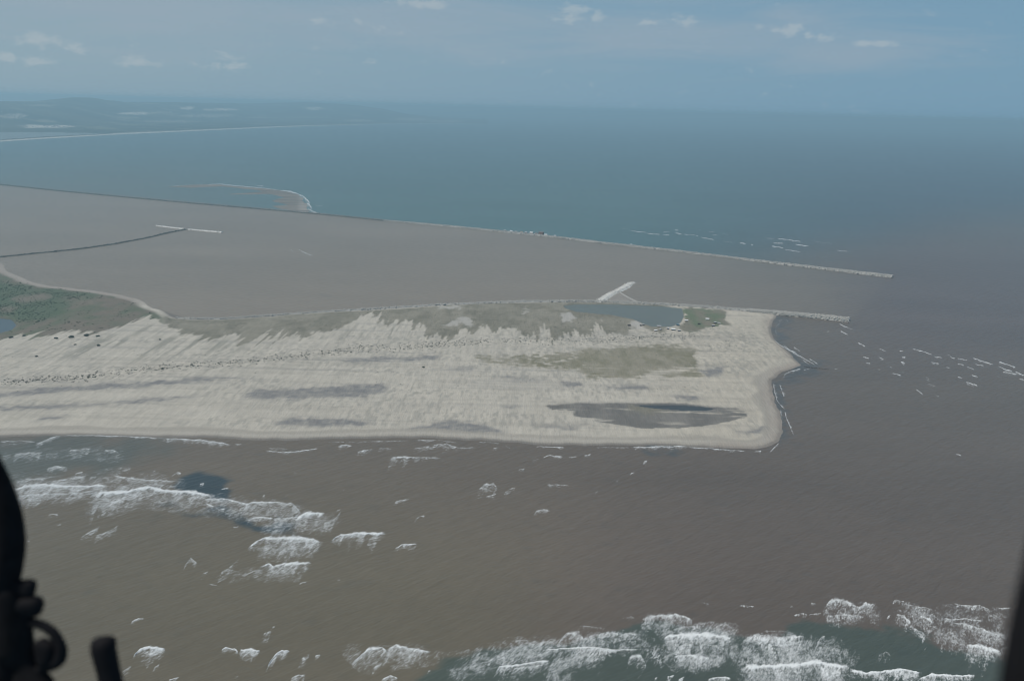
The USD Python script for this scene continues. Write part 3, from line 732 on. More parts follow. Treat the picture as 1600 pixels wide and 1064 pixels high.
WAVES = [
    # surf on the near beach, left
    ([(0, 690), (30, 688.5), (56, 690)], 3, .8, .6), ([(56, 694), (66, 690), (80, 684), (96, 680.5)], [9, 8, 3], .9, .8), ([(96, 680.5), (150, 680.5), (200, 682), (255, 684.5)], 2.6, .9, .8),
    ([(252, 685), (285, 686), (320, 688), (345, 692), (362, 695)], [4, 7, 7, 3], .95, .7), ([(366, 694), (378, 693.5)], 2, .8, .7), ([(0, 694), (50, 692)], 4, .45, .3),
    ([(22, 710), (45, 708), (66, 708)], 14, .72, .5), ([(72, 709), (92, 708)], 12, .55, .3), ([(108, 704), (125, 702), (143, 702)], 13, .72, .5), ([(163, 704), (176, 703), (187, 709)], 6, .7, .6), ([(4, 713), (18, 710)], 5, .6, .5),
    ([(73, 732), (85, 729), (107, 731)], 6, .85, .7), ([(117, 740), (130, 737)], 4.5, .8, .7), ([(163, 734), (182, 732), (206, 730)], 8, .5, .4), ([(228, 743), (243, 735)], 4, .5, .3), ([(268, 744), (277, 738), (284, 739)], 4, .9, .9),
    ([(24, 752), (48, 749), (72, 748)], 12, .75, .6), ([(78, 755), (105, 748), (136, 744)], 14, .75, .5), ([(140, 746), (152, 744)], 7, .7, .5), ([(176, 743), (200, 747), (232, 750), (272, 752)], [12, 11, 9, 5], .85, .8), ([(222, 756), (250, 757), (275, 760)], 9, .6, .4),
    ([(16, 766), (40, 760), (64, 758), (100, 760), (140, 760), (172, 759)], [24, 26, 22, 20, 14], 1.0, .9), ([(22, 776), (60, 772), (110, 772), (150, 766)], [16, 14, 14, 8], .85, .6),
    ([(140, 777), (160, 770), (200, 769), (216, 764), (236, 762), (262, 768), (300, 769), (336, 776)], [34, 30, 24, 20, 20, 18], 1.05, 1.0), ([(318, 781), (345, 779), (372, 784), (392, 789)], [14, 12, 12, 8], .85, .8), ([(322, 787), (334, 791)], 5, .95, .9), ([(340, 797), (352, 795)], 5, .8, .8),
    ([(312, 757), (320, 755)], 6, .95, .9), ([(345, 764), (358, 762)], 4, .8, .8), ([(38, 805), (42, 803)], 3, .7, .7),
    ([(380, 792), (396, 784), (412, 785), (430, 784), (448, 786)], [9, 9, 7, 5], .95, .9), ([(350, 797), (400, 794), (440, 796), (472, 792)], [18, 22, 24, 24], .55, .2), ([(438, 790), (455, 786), (470, 800)], 18, .7, .4),
    ([(386, 815), (400, 808), (428, 810)], 7, 1.0, 1.0), ([(426, 811), (452, 810), (468, 806)], [18, 24, 18], .75, .6), ([(462, 812), (475, 804), (490, 802), (507, 804)], [32, 30, 26, 20], .95, 1.0), ([(505, 818), (522, 812), (534, 799)], [20, 16, 6], .72, .6), ([(526, 798), (533, 795)], 4, .8, .8),
    ([(386, 858), (398, 848), (414, 841), (440, 841), (470, 840), (505, 848)], [10, 20, 25, 28, 26, 10], 1.0, .9), ([(438, 848), (470, 845), (500, 848)], 24, .7, .3),
    ([(515, 846), (532, 836), (560, 834), (603, 834)], [6, 16, 18, 15], .95, 1.0), ([(616, 858), (630, 851), (652, 850)], [6, 12, 10], .9, .8),
    ([(405, 888), (420, 881), (428, 886), (445, 881), (487, 880)], [18, 20, 22, 12], .95, 1.0), ([(380, 900), (395, 893), (408, 890)], 13, .65, .4), ([(288, 884), (298, 872), (309, 881)], 11, .8, .6), ([(316, 897), (326, 893)], 11, .7, .4),
    ([(343, 898), (358, 887), (375, 873)], 15, .62, .3), ([(327, 912), (340, 914)], 3, .7, .6), ([(468, 911), (480, 908)], 4, .8, .8), ([(527, 906), (533, 905)], 4, .6, .5),
    ([(126, 840), (146, 828), (156, 823)], 16, .68, .4), ([(148, 838), (168, 830), (186, 822)], 10, .68, .5), ([(75, 805), (84, 803), (91, 805)], 5, .85, .8), ([(88, 821), (96, 818)], 3, .6, .5), ([(364, 824), (374, 822)], 4, .8, .8), ([(40, 846), (47, 844)], 3, .8, .8),
    ([(208, 1026), (218, 1015), (232, 1011), (247, 1013), (259, 1015)], [10, 18, 20, 12], 1.05, .9), ([(190, 1050), (206, 1040)], 12, .7, .4), ([(240, 1044), (250, 1037)], 9, .75, .5), ([(205, 971), (216, 966), (225, 966)], 5, .9, .8),
    ([(346, 1016), (352, 1011), (368, 1014), (373, 1020)], [4, 8, 10, 6], 1.05, .9), ([(374, 1016), (390, 1015), (407, 1017)], [14, 18, 16], 1.0, .9), ([(418, 1040), (430, 1024), (440, 1017), (453, 1018)], [10, 18, 18, 8], 1.0, .9), ([(412, 990), (425, 985)], 18, .6, .3), ([(470, 1030), (484, 1024)], 22, .65, .3), ([(492, 1024), (501, 1023)], 4, .8, .8),
    ([(455, 1060), (466, 1055), (478, 1056)], 14, .8, .6), ([(264, 1062), (280, 1058)], 6, .8, .8), ([(366, 1057), (373, 1056)], 5, .6, .6), ([(425, 980), (430, 978)], 4, .7, .7),
    ([(550, 1036), (562, 1026), (576, 1014), (596, 1012), (606, 1018)], [12, 18, 20, 14], 1.0, .8), ([(604, 1016), (618, 1009), (640, 1014), (674, 1019)], [22, 28, 24, 14], .9, .8), ([(584, 1042), (596, 1038)], 7, .85, .8), ([(596, 1062), (610, 1055), (622, 1060)], 8, .95, .9), ([(668, 1048), (674, 1047)], 5, .8, .8),
    ([(680, 1020), (720, 1018), (755, 1012)], 12, .4, .2), ([(700, 1050), (735, 1040), (770, 1032)], [18, 22, 22], .55, .2),
    ([(735, 1030), (745, 1012), (755, 1014)], 26, .62, .3), ([(758, 1036), (790, 1018), (820, 1008), (850, 1004), (872, 1002)], [26, 34, 32, 26], .72, .35), ([(868, 1010), (884, 990), (900, 988), (915, 1000)], [20, 30, 26], .8, .4), ([(905, 1002), (930, 992), (960, 990), (1000, 990)], [26, 32, 28, 20], .82, .4), ([(990, 996), (1020, 1008), (1050, 1020)], [24, 28, 24], .52, .2),
    ([(774, 1050), (780, 1042), (800, 1040), (830, 1036), (860, 1032)], [16, 18, 12, 10], 1.15, 1.1), ([(800, 1044), (830, 1042), (850, 1040)], 26, .85, .5), ([(860, 1036), (880, 1030)], 34, .7, .3), ([(846, 1016), (880, 1013), (920, 1011), (960, 1015), (1002, 1014)], [6, 6, 10, 6, 3], 1.1, 1.1), ([(908, 1016), (935, 1014), (968, 1017)], [18, 30, 16], .95, .6), ([(983, 1026), (1000, 1024), (1010, 1040)], 20, .85, .5),
    ([(972, 966), (985, 963), (992, 965)], 5, .6, .4), ([(908, 977), (945, 981)], 4, .45, .4), ([(800, 1001), (828, 999)], 3, .6, .5),
    ([(1004, 968), (1014, 964), (1036, 962), (1060, 961), (1084, 968)], [22, 26, 24, 14], .92, .6), ([(1078, 976), (1110, 972), (1156, 982)], [18, 20, 12], .6, .2), ([(1050, 984), (1080, 978), (1100, 984)], 12, .7, .4),
    ([(1036, 1000), (1044, 994), (1066, 992), (1100, 991), (1148, 998)], [20, 34, 34, 18], 1.05, .9), ([(1096, 1004), (1110, 1000), (1148, 1002)], [24, 24, 14], .65, .3), ([(1052, 1026), (1075, 1024), (1112, 1030)], [12, 22, 18], .9, .8), ([(1010, 1020), (1040, 1010)], 30, .5, .2),
    ([(1160, 1000), (1176, 996), (1200, 998), (1230, 998), (1258, 994)], [46, 52, 44, 26], .82, .9), ([(1200, 1004), (1240, 1004), (1280, 1010), (1320, 1018)], [38, 40, 34, 22], .6, .2), ([(1276, 1006), (1284, 994), (1290, 994)], [20, 14, 6], .85, .6), ([(1195, 985), (1225, 986), (1236, 990)], 9, .6, .3),
    ([(1156, 1046), (1168, 1042), (1210, 1041), (1250, 1039), (1272, 1034), (1300, 1039), (1330, 1043)], [30, 34, 30, 30, 26], 1.1, 1.0), ([(1326, 1046), (1352, 1052), (1385, 1049), (1410, 1046), (1442, 1052)], [20, 18, 20, 14], 1.05, 1.0), ([(1434, 1062), (1455, 1054), (1490, 1056), (1524, 1055)], 16, 1.05, 1.0), ([(1106, 1062), (1120, 1058), (1142, 1060)], 9, 1.0, 1.0), ([(1042, 1057), (1054, 1055)], 8, .95, .9), ([(1060, 1062), (1070, 1058)], 8, .95, .9), ([(1022, 1060), (1028, 1058)], 6, .8, .7), ([(1372, 1024), (1384, 1018), (1392, 1026)], 14, .6, .3),
    ([(1288, 950), (1296, 940), (1310, 937), (1330, 944), (1344, 950), (1352, 944), (1368, 946)], [28, 30, 24, 26, 24], .88, .6), ([(1290, 962), (1320, 960), (1350, 964)], [12, 16, 8], .8, .4), ([(1240, 961), (1252, 958), (1262, 960)], 4, .8, .6), ([(1264, 960), (1284, 957)], 4, .75, .6), ([(1267, 942), (1275, 943)], 4, .7, .5), ([(1155, 945), (1178, 947)], 4, .65, .5), ([(1096, 940), (1110, 944)], 3, .4, .3), ([(1235, 944), (1240, 947)], 4, .5, .4),
    ([(1394, 940), (1400, 937), (1414, 941)], 6, .75, .6), ([(1386, 963), (1392, 961)], 6, .95, .9), ([(1400, 960), (1412, 962), (1424, 974)], [16, 20, 18], .85, .5), ([(1420, 976), (1436, 986), (1448, 994)], 14, .85, .4), ([(1436, 962), (1452, 966), (1458, 976)], 18, .8, .6), ([(1456, 978), (1480, 984), (1500, 996), (1508, 1006)], [22, 26, 26, 14], .62, .2), ([(1412, 943), (1438, 948), (1456, 951)], 5, .65, .6),
    ([(1490, 943), (1512, 947), (1530, 946), (1548, 954)], [7, 9, 6], .8, .7), ([(1474, 965), (1488, 968), (1505, 966), (1538, 970)], [5, 4, 5], .85, .8), ([(1482, 972), (1500, 974), (1530, 982), (1552, 990), (1576, 994)], [10, 16, 22, 20], .78, .6), ([(1510, 1009), (1526, 1009), (1546, 1014), (1566, 1020)], [16, 30, 30, 22], .98, .9), ([(1560, 950), (1580, 949)], 4, .6, .5), ([(1400, 952), (1430, 958), (1470, 962)], 12, .5, .2), ([(1545, 958), (1560, 962)], 5, .5, .4), ([(1444, 1015), (1449, 1009)], 6, .6, .4),
    # surf on the near beach, middle and right
    ([(413, 703), (430, 706), (460, 706), (480, 703), (496, 700)], [3, 4, 5, 3], .85, .8), ([(420, 700), (450, 701)], 2.5, .5, .4), ([(528, 697), (540, 695), (550, 697)], 5, .75, .6), ([(558, 707), (566, 704), (584, 702)], [8, 9, 3], .75, .6), ([(592, 700), (612, 701)], 5, .6, .4), ([(608, 716), (624, 714), (652, 715), (690, 715)], [16, 14, 6, 3], .8, .8),
    ([(646, 701), (664, 698), (684, 698)], 6, .65, .5), ([(674, 695), (700, 694), (716, 700), (742, 699)], [6, 9, 6, 3], .75, .6), ([(510, 690), (560, 690), (640, 688)], 2, .5, .4), ([(650, 687), (690, 688), (712, 691)], 2.4, .7, .6), ([(748, 690), (780, 692)], 2.2, .6, .5), ([(770, 701), (778, 699)], 3, .7, .6), ([(790, 697), (798, 700)], 3, .6, .6),
    ([(848, 715), (858, 711), (880, 714)], [5, 5, 3], .85, .7), ([(888, 714), (902, 713)], 3, .7, .5), ([(912, 712), (924, 709)], 4, .8, .6), ([(832, 720), (842, 717)], 6, .55, .4), ([(746, 768), (756, 757), (770, 756), (778, 764)], [10, 16, 10], .75, .5), ([(759, 776), (776, 772)], 7, .75, .6), ([(788, 770), (798, 764), (806, 762)], 7, .72, .5),
    ([(836, 799), (848, 796), (860, 797)], [8, 8, 3], .8, .6), ([(810, 734), (820, 732)], 5, .75, .6), ([(855, 758), (872, 757), (890, 759)], 5, .72, .5), ([(616, 784), (628, 781), (640, 780)], 4, .75, .7), ([(648, 812), (656, 807), (664, 805)], 5, .75, .6), ([(1005, 722), (1012, 719)], 5, .75, .6), ([(984, 740), (992, 738)], 3, .7, .6), ([(930, 770), (935, 766)], 4, .6, .5), ([(962, 752), (968, 750)], 3, .55, .5), ([(410, 775), (415, 773)], 3, .95, 1), ([(445, 775), (452, 772)], 2.5, .7, .7), ([(459, 738), (466, 740)], 3, .5, .4), ([(536, 766), (539, 764)], 2, .7, .7),
    ([(838, 697.5), (860, 698), (882, 699)], 2.4, .95, .8), ([(930, 699), (955, 699), (985, 699)], 2.2, .6, .5), ([(985, 698.5), (1005, 699), (1020, 698), (1045, 697.5), (1075, 697.5)], [3, 5, 6, 5, 4], .95, .7), ([(1075, 698.5), (1110, 700.5), (1140, 703), (1166, 705)], 2.4, .9, .8), ([(1178, 706), (1190, 704)], 3, .85, .7), ([(1203, 705), (1210, 699), (1217, 692)], 4, .9, .7),
]
for w in WAVES:
    breaker(*w)


def veil(poly, strength, soft=7.0):
    """Thin lacy foam left lying between the breakers."""
    m = Mask([poly], soft)
    P = np.array(poly, float)
    xs = np.arange(P[:, 0].min() - 14, P[:, 0].max() + 14, 2.2)
    ys = np.arange(P[:, 1].min() - 14, P[:, 1].max() + 14, 1.8)
    A, B = np.meshgrid(xs, ys)
    g = np.array([at(a, b) for a, b in zip(A.ravel(), B.ravel())])
    qx = A.ravel() + 40 * (n2(g[:, 0], g[:, 1], 26, 26, 121, 4) - 0.5)
    qy = B.ravel() + 26 * (n2(g[:, 0], g[:, 1], 26, 26, 122, 4) - 0.5)
    d = m(qx, qy) * strength * (0.25 + 1.2 * n2(g[:, 0], g[:, 1], 14, 26, 123, 3))
    dd = d.reshape(A.shape)
    dd[0] = dd[-1] = 0
    dd[:, 0] = dd[:, -1] = 0
    d = dd.ravel()
    f = grid_faces(*A.shape)
    f = f[d[f].max(1) > 0.08]
    v, f, d = compact(np.concatenate([g, np.full((len(g), 1), 0.035)], 1), f, d)
    nn = np.cross(v[f[:, 1]] - v[f[:, 0]], v[f[:, 2]] - v[f[:, 0]])
    f[nn[:, 2] < 0] = f[nn[:, 2] < 0][:, ::-1]
    obj("foam_veil", (v, f), M_VEIL, sea, smooth=True, primvars={"foam": d})


for poly, st in [([(690, 1050), (740, 1018), (800, 1004), (870, 996), (900, 984), (1000, 982), (1012, 1010), (960, 1020), (920, 1034), (880, 1070), (840, 1075), (860, 1040), (770, 1050)], .42),
                 ([(1000, 962), (1060, 958), (1090, 975), (1160, 982), (1160, 1000), (1150, 1030), (1110, 1048), (1050, 1040), (1030, 1000)], .42), ([(1155, 996), (1290, 993), (1340, 1022), (1330, 1044), (1160, 1046)], .46),
                 ([(1284, 940), (1370, 942), (1380, 972), (1300, 976)], .40), ([(1394, 940), (1450, 955), (1580, 985), (1585, 1025), (1520, 1040), (1490, 1010), (1420, 985)], .36), ([(1440, 945), (1580, 950), (1580, 985), (1450, 965)], .26),
                 ([(1155, 1044), (1330, 1044), (1330, 1090), (1155, 1090)], .5), ([(15, 746), (180, 742), (280, 752), (300, 768), (180, 778), (100, 792), (15, 788)], .42), ([(150, 766), (340, 772), (400, 784), (480, 792), (480, 815), (380, 808), (300, 800), (220, 796), (130, 803)], .42),
                 ([(400, 812), (500, 806), (535, 800), (520, 826), (470, 836), (410, 832)], .42), ([(385, 850), (500, 848), (490, 872), (400, 874)], .36), ([(330, 890), (400, 884), (486, 884), (470, 905), (340, 912)], .34), ([(0, 704), (200, 702), (190, 718), (0, 722)], .26), ([(540, 1016), (674, 1012), (690, 1036), (560, 1048)], .36)]:
    veil(poly, st * 0.85)
# thin surf lines round the right-hand beach, and whitecaps over the bar (farther off)
FARWAVES = [
    ([(1208, 598), (1210, 612), (1214, 626), (1222, 636), (1228, 641)], 3, .8), ([(1218, 601), (1222, 612), (1225, 620)], 4, .8), ([(1226, 642), (1228, 652), (1233, 664), (1240, 680)], 3.2, .9), ([(1219, 640), (1222, 655)], 3, .6), ([(1224, 592), (1226, 585), (1236, 580), (1252, 576)], 2.6, .8),
    ([(1209, 531), (1220, 540), (1234, 547), (1246, 552)], 2.4, .85), ([(1222, 538), (1240, 551), (1260, 562), (1276, 572)], 2.2, .85), ([(1240, 542), (1250, 549)], 2, .7), ([(1264, 560), (1278, 569)], 2, .9), ([(1254, 562), (1264, 570)], 2.4, .7), ([(1212, 511), (1218, 505)], 3, .6), ([(1211, 514), (1213, 523)], 2, .5), ([(1217, 502), (1222, 499)], 4, .45), ([(1228, 499), (1231, 503)], 2.5, .7),
    ([(1256, 578), (1266, 576)], 2, .5), ([(1304, 577), (1312, 575)], 2, .5), ([(1200, 640), (1220, 700)], 0.01, 0.0),
    ([(1311, 506), (1320, 510), (1334, 515.5)], 2.2, .8), ([(1313, 517), (1325, 523)], 2.4, .9), ([(1292, 518), (1296, 518)], 1.6, .9), ([(1340, 535), (1352, 541)], 2.0, .85), ([(1348, 557), (1358, 560)], 2, .8), ([(1353, 566.5), (1360, 568)], 2, .8), ([(1374, 545), (1384, 549)], 2.2, .85), ([(1373, 558), (1381, 562)], 2.6, .85), ([(1405, 548), (1412, 549)], 2, .9), ([(1409, 558), (1415, 558)], 2.2, 1), ([(1407, 565), (1414, 567.5)], 2.2, .9),
    ([(1372, 577), (1376, 577.5)], 1.6, .6), ([(1390, 573), (1394, 574)], 1.6, .7), ([(1394, 583), (1408, 586.5)], 2.6, .85), ([(1410, 581), (1413, 584)], 2, .8), ([(1425, 545), (1438, 548), (1457, 554.5)], 2.6, .95), ([(1459, 557), (1472, 559)], 2.2, .8), ([(1455, 566), (1467, 568)], [5, 4], .85), ([(1478, 574), (1485, 575)], 1.8, .7), ([(1480, 554), (1486, 556)], 1.8, .8), ([(1484, 558), (1492, 560)], 2.2, 1), ([(1495, 560), (1512, 563)], 2.4, .9), ([(1496, 568), (1506, 570.5)], 2.4, .95),
    ([(1520, 559), (1534, 564), (1553, 570)], 2.6, 1), ([(1523, 569), (1538, 571.5)], 2.6, .85), ([(1510, 573), (1522, 577)], 2.2, .65), ([(1560, 565), (1572, 569), (1587, 574)], 3.0, 1), ([(1559, 572), (1570, 577), (1582, 580)], 2.8, .9), ([(1566, 581), (1588, 584)], 3.2, .75), ([(1586, 581), (1604, 588)], 2.8, .9), ([(1518, 586), (1528, 589)], 2.8, .95), ([(1592, 592), (1606, 595)], 3, .8), ([(1496, 589), (1504, 591)], 2.2, .95), ([(1509, 597), (1520, 600), (1528, 603)], [5, 6, 4], .95), ([(1431, 608), (1442, 616)], 2.6, .75), ([(1446, 589), (1452, 593)], 5, .45), ([(1450, 600), (1462, 603)], 4, .4), ([(1462, 618), (1468, 619)], 2, .6),
    ([(1494, 709), (1502, 711)], 3, .8), ([(1418, 516), (1424, 516)], 1.4, .45), ([(1558, 588), (1562, 589)], 1.6, .5),
    ([(972, 357), (978, 357.5)], 1.4, .7), ([(984, 360), (996, 362), (1010, 363.5)], 1.5, .85), ([(1010, 364.5), (1032, 366.5)], 1.6, .75), ([(1036, 363), (1046, 362.3)], 1.3, .75), ([(1036, 367), (1046, 367)], 1.3, .9), ([(1054, 363.5), (1066, 366.5)], 1.6, 1), ([(1068, 366.3), (1086, 367)], 1.4, .85), ([(1054, 359.5), (1060, 360)], 1.4, .95), ([(1087, 368.5), (1091, 369)], 1.3, .9), ([(1094, 370.8), (1104, 372.5), (1116, 375)], 1.8, .95), ([(1108, 362), (1115, 362.2)], 1.4, .9), ([(1113, 367), (1122, 367.5)], 1.4, .8), ([(1092, 359), (1095, 359.2)], 1.2, .6), ([(1128, 365), (1138, 367)], 1.2, .5), ([(1130, 377), (1145, 379)], 1.2, .5),
    ([(1155, 379), (1166, 381)], 1.6, .95), ([(1173, 382), (1177, 382.5)], 1.6, 1), ([(1214, 372.5), (1230, 374.7), (1252, 377.5)], 2.0, .95), ([(1208, 379), (1224, 380.7)], 1.6, .85), ([(1242, 381.5), (1252, 383.4), (1264, 384.2)], 2.0, .95), ([(1206, 384.8), (1224, 387.4)], 2.0, .95), ([(1226, 390), (1240, 392), (1252, 394)], 1.8, .8), ([(1307, 391.3), (1324, 393)], 1.7, .85), ([(1270, 377), (1300, 381)], 1.2, .4), ([(1196, 372), (1210, 373)], 1.2, .4),
    ([(1435, 252.3), (1439, 252.6)], 1.1, 1.0), ([(1441, 253.4), (1446, 253.8)], 0.9, .7), ([(1448, 253.9), (1455, 254.6)], 0.9, .75),
    # surf on the sandbar
    ([(318, 288.6), (345, 288), (368, 290.4), (405, 293.4), (438, 297.4)], 1.8, .95), ([(436, 297.3), (452, 299), (463, 302), (472, 306), (480, 311)], [2.4, 3.4, 4.0, 4], 1.05), ([(476, 309), (481, 313), (484, 318)], [6, 9, 9], 1.2), ([(479, 318), (484, 320), (487, 325)], [6, 8, 8], 1.2), ([(481, 326), (488, 330), (497, 333)], [4, 3, 2], 1.0), ([(400, 290.5), (412, 290.8)], 1.3, .9), ([(488, 294.4), (492, 294.6)], 1.1, .9), ([(503, 297), (511, 297.6)], 1.0, .6), ([(492, 321), (505, 321.6)], 1.2, .75), ([(482, 306), (485, 306.4)], 1.3, .9), ([(507, 332), (509, 332.3)], 1.4, .9), ([(475, 300), (481, 300.5)], 1.0, .5),
    ([(268, 291), (300, 289.2), (320, 288.6)], 1.1, .6),
    # wakes of the two boats on the river
    ([(469, 391.5), (477, 395.2), (489, 400)], 1.5, .85), ([(455.5, 391.5), (459, 393.6)], 1.3, .8),
]
for pts, dpt, st in FARWAVES:
    if st > 0:
        breaker(pts, dpt, st * 0.95, 1.0, height=0.5, slant=0.1, far=True)

# ------------------------------------------------------------------ rocks and breakwaters


def rock(r, seed):
    g = np.random.default_rng(seed)
    m = trimesh.creation.icosahedron()
    v = m.vertices * g.uniform(0.65, 1.2, (len(m.vertices), 1)) * r * g.uniform(0.75, 1.25, 3)
    return v, m.faces


ROCKS = [rock(1.0, 100 + k) for k in range(14)]


def rock_field(pts, seed, flat=0.8):
    """pts: (x, y, z, r) of each rock; one mesh."""
    g = np.random.default_rng(seed)
    vs, fs, n = [], [], 0
    for (x, y, z, r) in pts:
        v, f = ROCKS[g.integers(len(ROCKS))]
        a = g.uniform(0, 2 * math.pi)
        c, s = math.cos(a), math.sin(a)
        w = np.stack([v[:, 0] * c - v[:, 1] * s, v[:, 0] * s + v[:, 1] * c, v[:, 2] * flat], 1) * r + [x, y, z]
        vs.append(w); fs.append(f + n); n += len(w)
    return np.vstack(vs), np.vstack(fs)


def mound_along(W, halfw, top, seed, rag=0.8):
    """A rubble bank along the world polyline W; halfw and top per vertex."""
    P, s = densify(W, 6.0)
    hw = np.interp(s, np.linspace(0, 1, len(halfw)), halfw)
    tp = np.interp(s, np.linspace(0, 1, len(top)), top)
    d = np.gradient(P, axis=0)
    d /= np.linalg.norm(d, axis=1, keepdims=True)
    nrm = np.stack([-d[:, 1], d[:, 0]], 1)
    prof = np.array([(-1.25, -0.35), (-0.95, 0.12), (-0.45, 0.95), (0, 1.0), (0.45, 0.95), (0.95, 0.12), (1.25, -0.35)])
    T, K = np.meshgrid(np.arange(len(prof)), np.arange(len(P)), indexing="ij")
    g = np.random.default_rng(seed)
    off = prof[T, 0] * hw[K] * (1 + 0.12 * g.normal(size=T.shape))
    z = prof[T, 1] * tp[K] + 0.22 * rag * g.normal(size=T.shape)
    XY = P[K] + nrm[K] * off[..., None]
    v = np.concatenate([XY, z[..., None]], -1).reshape(-1, 3)
    f = grid_faces(*T.shape)
    nn = np.cross(v[f[:, 1]] - v[f[:, 0]], v[f[:, 2]] - v[f[:, 0]])
    f[nn[:, 2] < 0] = f[nn[:, 2] < 0][:, ::-1]
    # close both ends
    n = len(P)
    for e in (0, n - 1):
        col = np.arange(len(prof)) * n + e
        f = np.vstack([f, [[col[0], col[k], col[k + 1]] for k in range(1, len(prof) - 1)]])
    return (v, f), (P, nrm, hw, tp)


def rocks_on(frame, per_m, rmin, rmax, seed, side=None, lo=0.0, hi=1.0):
    P, nrm, hw, tp = frame
    g = np.random.default_rng(seed)
    step = np.linalg.norm(P[1] - P[0])
    out = []
    n = len(P)
    for i in range(int(lo * n), int(hi * n)):
        for _ in range(g.poisson(per_m * step)):
            u = g.uniform(-1.0, 1.0)
            q = P[i] + nrm[i] * u * hw[i] * 1.05 + g.normal(size=2) * step * 0.35
            z = tp[i] * np.interp(abs(u), [0, 0.45, 0.95, 1.1], [1.0, 0.95, 0.12, -0.1])
            out.append((q[0], q[1], z + 0.25, g.uniform(rmin, rmax) * (1.0 if abs(u) < .9 else .8)))
    return rock_field(out, seed + 1)


fj = thing("breakwater", "very long thin breakwater across the river's far side with a thick rocky tip", "breakwater")
W = [at(*p) for p in JETTY_FAR]
mesh, frame = mound_along(W[:8], [11] * 8, [3.2] * 8, 1)
obj("weathered_bank", mesh, M_ROCK_DARK, fj, label="dark weathered inner half of the bank")
obj("weathered_rocks", rocks_on(frame, 0.5, 0.9, 2.0, 12), M_ROCK_DARK, fj, kind="stuff")
obj("scattered_rocks", rocks_on(frame, 0.35, 0.9, 2.0, 14, lo=0.55), M_ROCK, fj, kind="stuff", label="scattered pale boulders where the dark bank turns pale")
obj("scattered_rocks", rocks_on(frame, 0.7, 0.9, 2.2, 15, lo=0.8), M_ROCK, fj, kind="stuff")
mesh, frame = mound_along(W[7:], [8.2] + [10] * 6 + [12, 17], [2.6] + [3.6] * 6 + [4.2, 4.6], 6)
obj("rubble_core", mesh, M_CORE, fj)
obj("armour_rocks", rocks_on(frame, 1.5, 1.2, 2.8, 11), M_ROCK, fj, kind="stuff", label="pale boulders along the outer half of the bank")
obj("tip_rocks", rocks_on(frame, 2.5, 1.5, 3.0, 13, lo=0.965), M_ROCK, fj, kind="stuff", label="heap of boulders at the tip")

NEARJ = [(275, 497.5), (345, 499), (450, 491.5), (560, 484.5), (700, 476.3), (820, 471.8), (932, 471.8), (1000, 474.6), (1060, 477.6), (1130, 482.8), (1214, 490.3), (1270, 495), (1324, 500.8)]
nj = thing("breakwater", "pale boulder breakwater edging the spit and running out past its beach", "breakwater")
W = [at(*p) for p in NEARJ]
mesh, frame = mound_along(W, [4, 4, 5, 6, 6, 7, 8, 8, 8, 8, 11, 15, 17], [2.4, 2.4, 2.6, 2.8, 3, 3.2, 3.4, 3.4, 3.4, 3.4, 4.0, 5.0, 5.2], 2)
obj("rubble_core", mesh, M_CORE, nj)
LJ = np.linspace(0, 1, 2)
obj("armour_rocks", rocks_on(frame, 0.9, 1.0, 2.0, 21, lo=0.0, hi=0.55), M_ROCK, nj, kind="stuff", label="small broken boulders bedded at the river edge")
obj("armour_rocks", rocks_on(frame, 1.7, 1.1, 2.4, 23, lo=0.55, hi=0.87), M_ROCK, nj, kind="stuff", label="crowded boulders behind the pond")
obj("armour_rocks", rocks_on(frame, 4.2, 1.4, 3.0, 25, lo=0.86), M_ROCK, nj, kind="stuff", label="heap of big pale boulders at the seaward tip")

sp = thing("groyne", "white rubble spur slanting out from the breakwater into the river", "groyne")
W = [at(*p) for p in [(934, 473), (945, 466), (957, 458.5), (967, 454.5), (980, 447), (985, 443), (990, 442)]]
mesh, frame = mound_along(W, [9, 12, 12, 9, 12, 11, 7], [2.6, 3.4, 3.6, 3.2, 3.6, 3.2, 2.2], 3)
obj("rubble_bank", mesh, M_PIER, sp)
obj("armour_rocks", rocks_on(frame, 2.0, 0.6, 1.5, 31), M_PIER, sp, kind="stuff")
W = [at(*p) for p in [(966, 455.5), (974, 460.5), (984, 466), (993, 470.5), (1001, 475)]]
mesh, frame = mound_along(W, [4, 3, 2.5, 3, 4], [2.0, 1.4, 1.2, 1.4, 1.9], 7)
obj("rubble_arm", mesh, M_CORE, sp, label="thin second arm running back to the breakwater")
# the triangle of sand caught between spur and breakwater
TRI = [(940, 472.5), (968, 455.5), (978, 463), (990, 469.5), (1001, 475.5), (970, 475)]
TW = np.array([at(*p) for p in TRI])
pg = Polygon(TW)
xs, ys = np.arange(TW[:, 0].min() - 10, TW[:, 0].max() + 10, 3.0), np.arange(TW[:, 1].min() - 10, TW[:, 1].max() + 10, 3.0)
X, Y = np.meshgrid(xs, ys)
ins = shapely.contains_xy(pg, X, Y)
sd = ndimage.gaussian_filter((ndimage.distance_transform_edt(ins) - ndimage.distance_transform_edt(~ins)) * 3.0, 0.8)
z = np.where(sd > 0, 1.6 * (1 - np.exp(-sd / 10)), 0.08 * sd)
tint = np.broadcast_to(np.array([0.27, 0.245, 0.215]), X.shape + (3,)).copy() * (1 + 0.3 * (n2(X, Y, 12, 12, 77) - 0.5))[..., None]
tint = lerp(tint, [0.36, 0.34, 0.30], ss(10, 3, sd) * 0.7)
tv, tf, tc = compact(np.stack([X, Y, z], -1).reshape(-1, 3), grid_faces(*X.shape, keep=sd > -6), tint.reshape(-1, 3))
obj("small_beach", (tv, tf), M_SAND, smooth=True, label="brownish sand triangle caught between the white spur and the breakwater", cat="beach", kind="structure", primvars={"tint": tc})

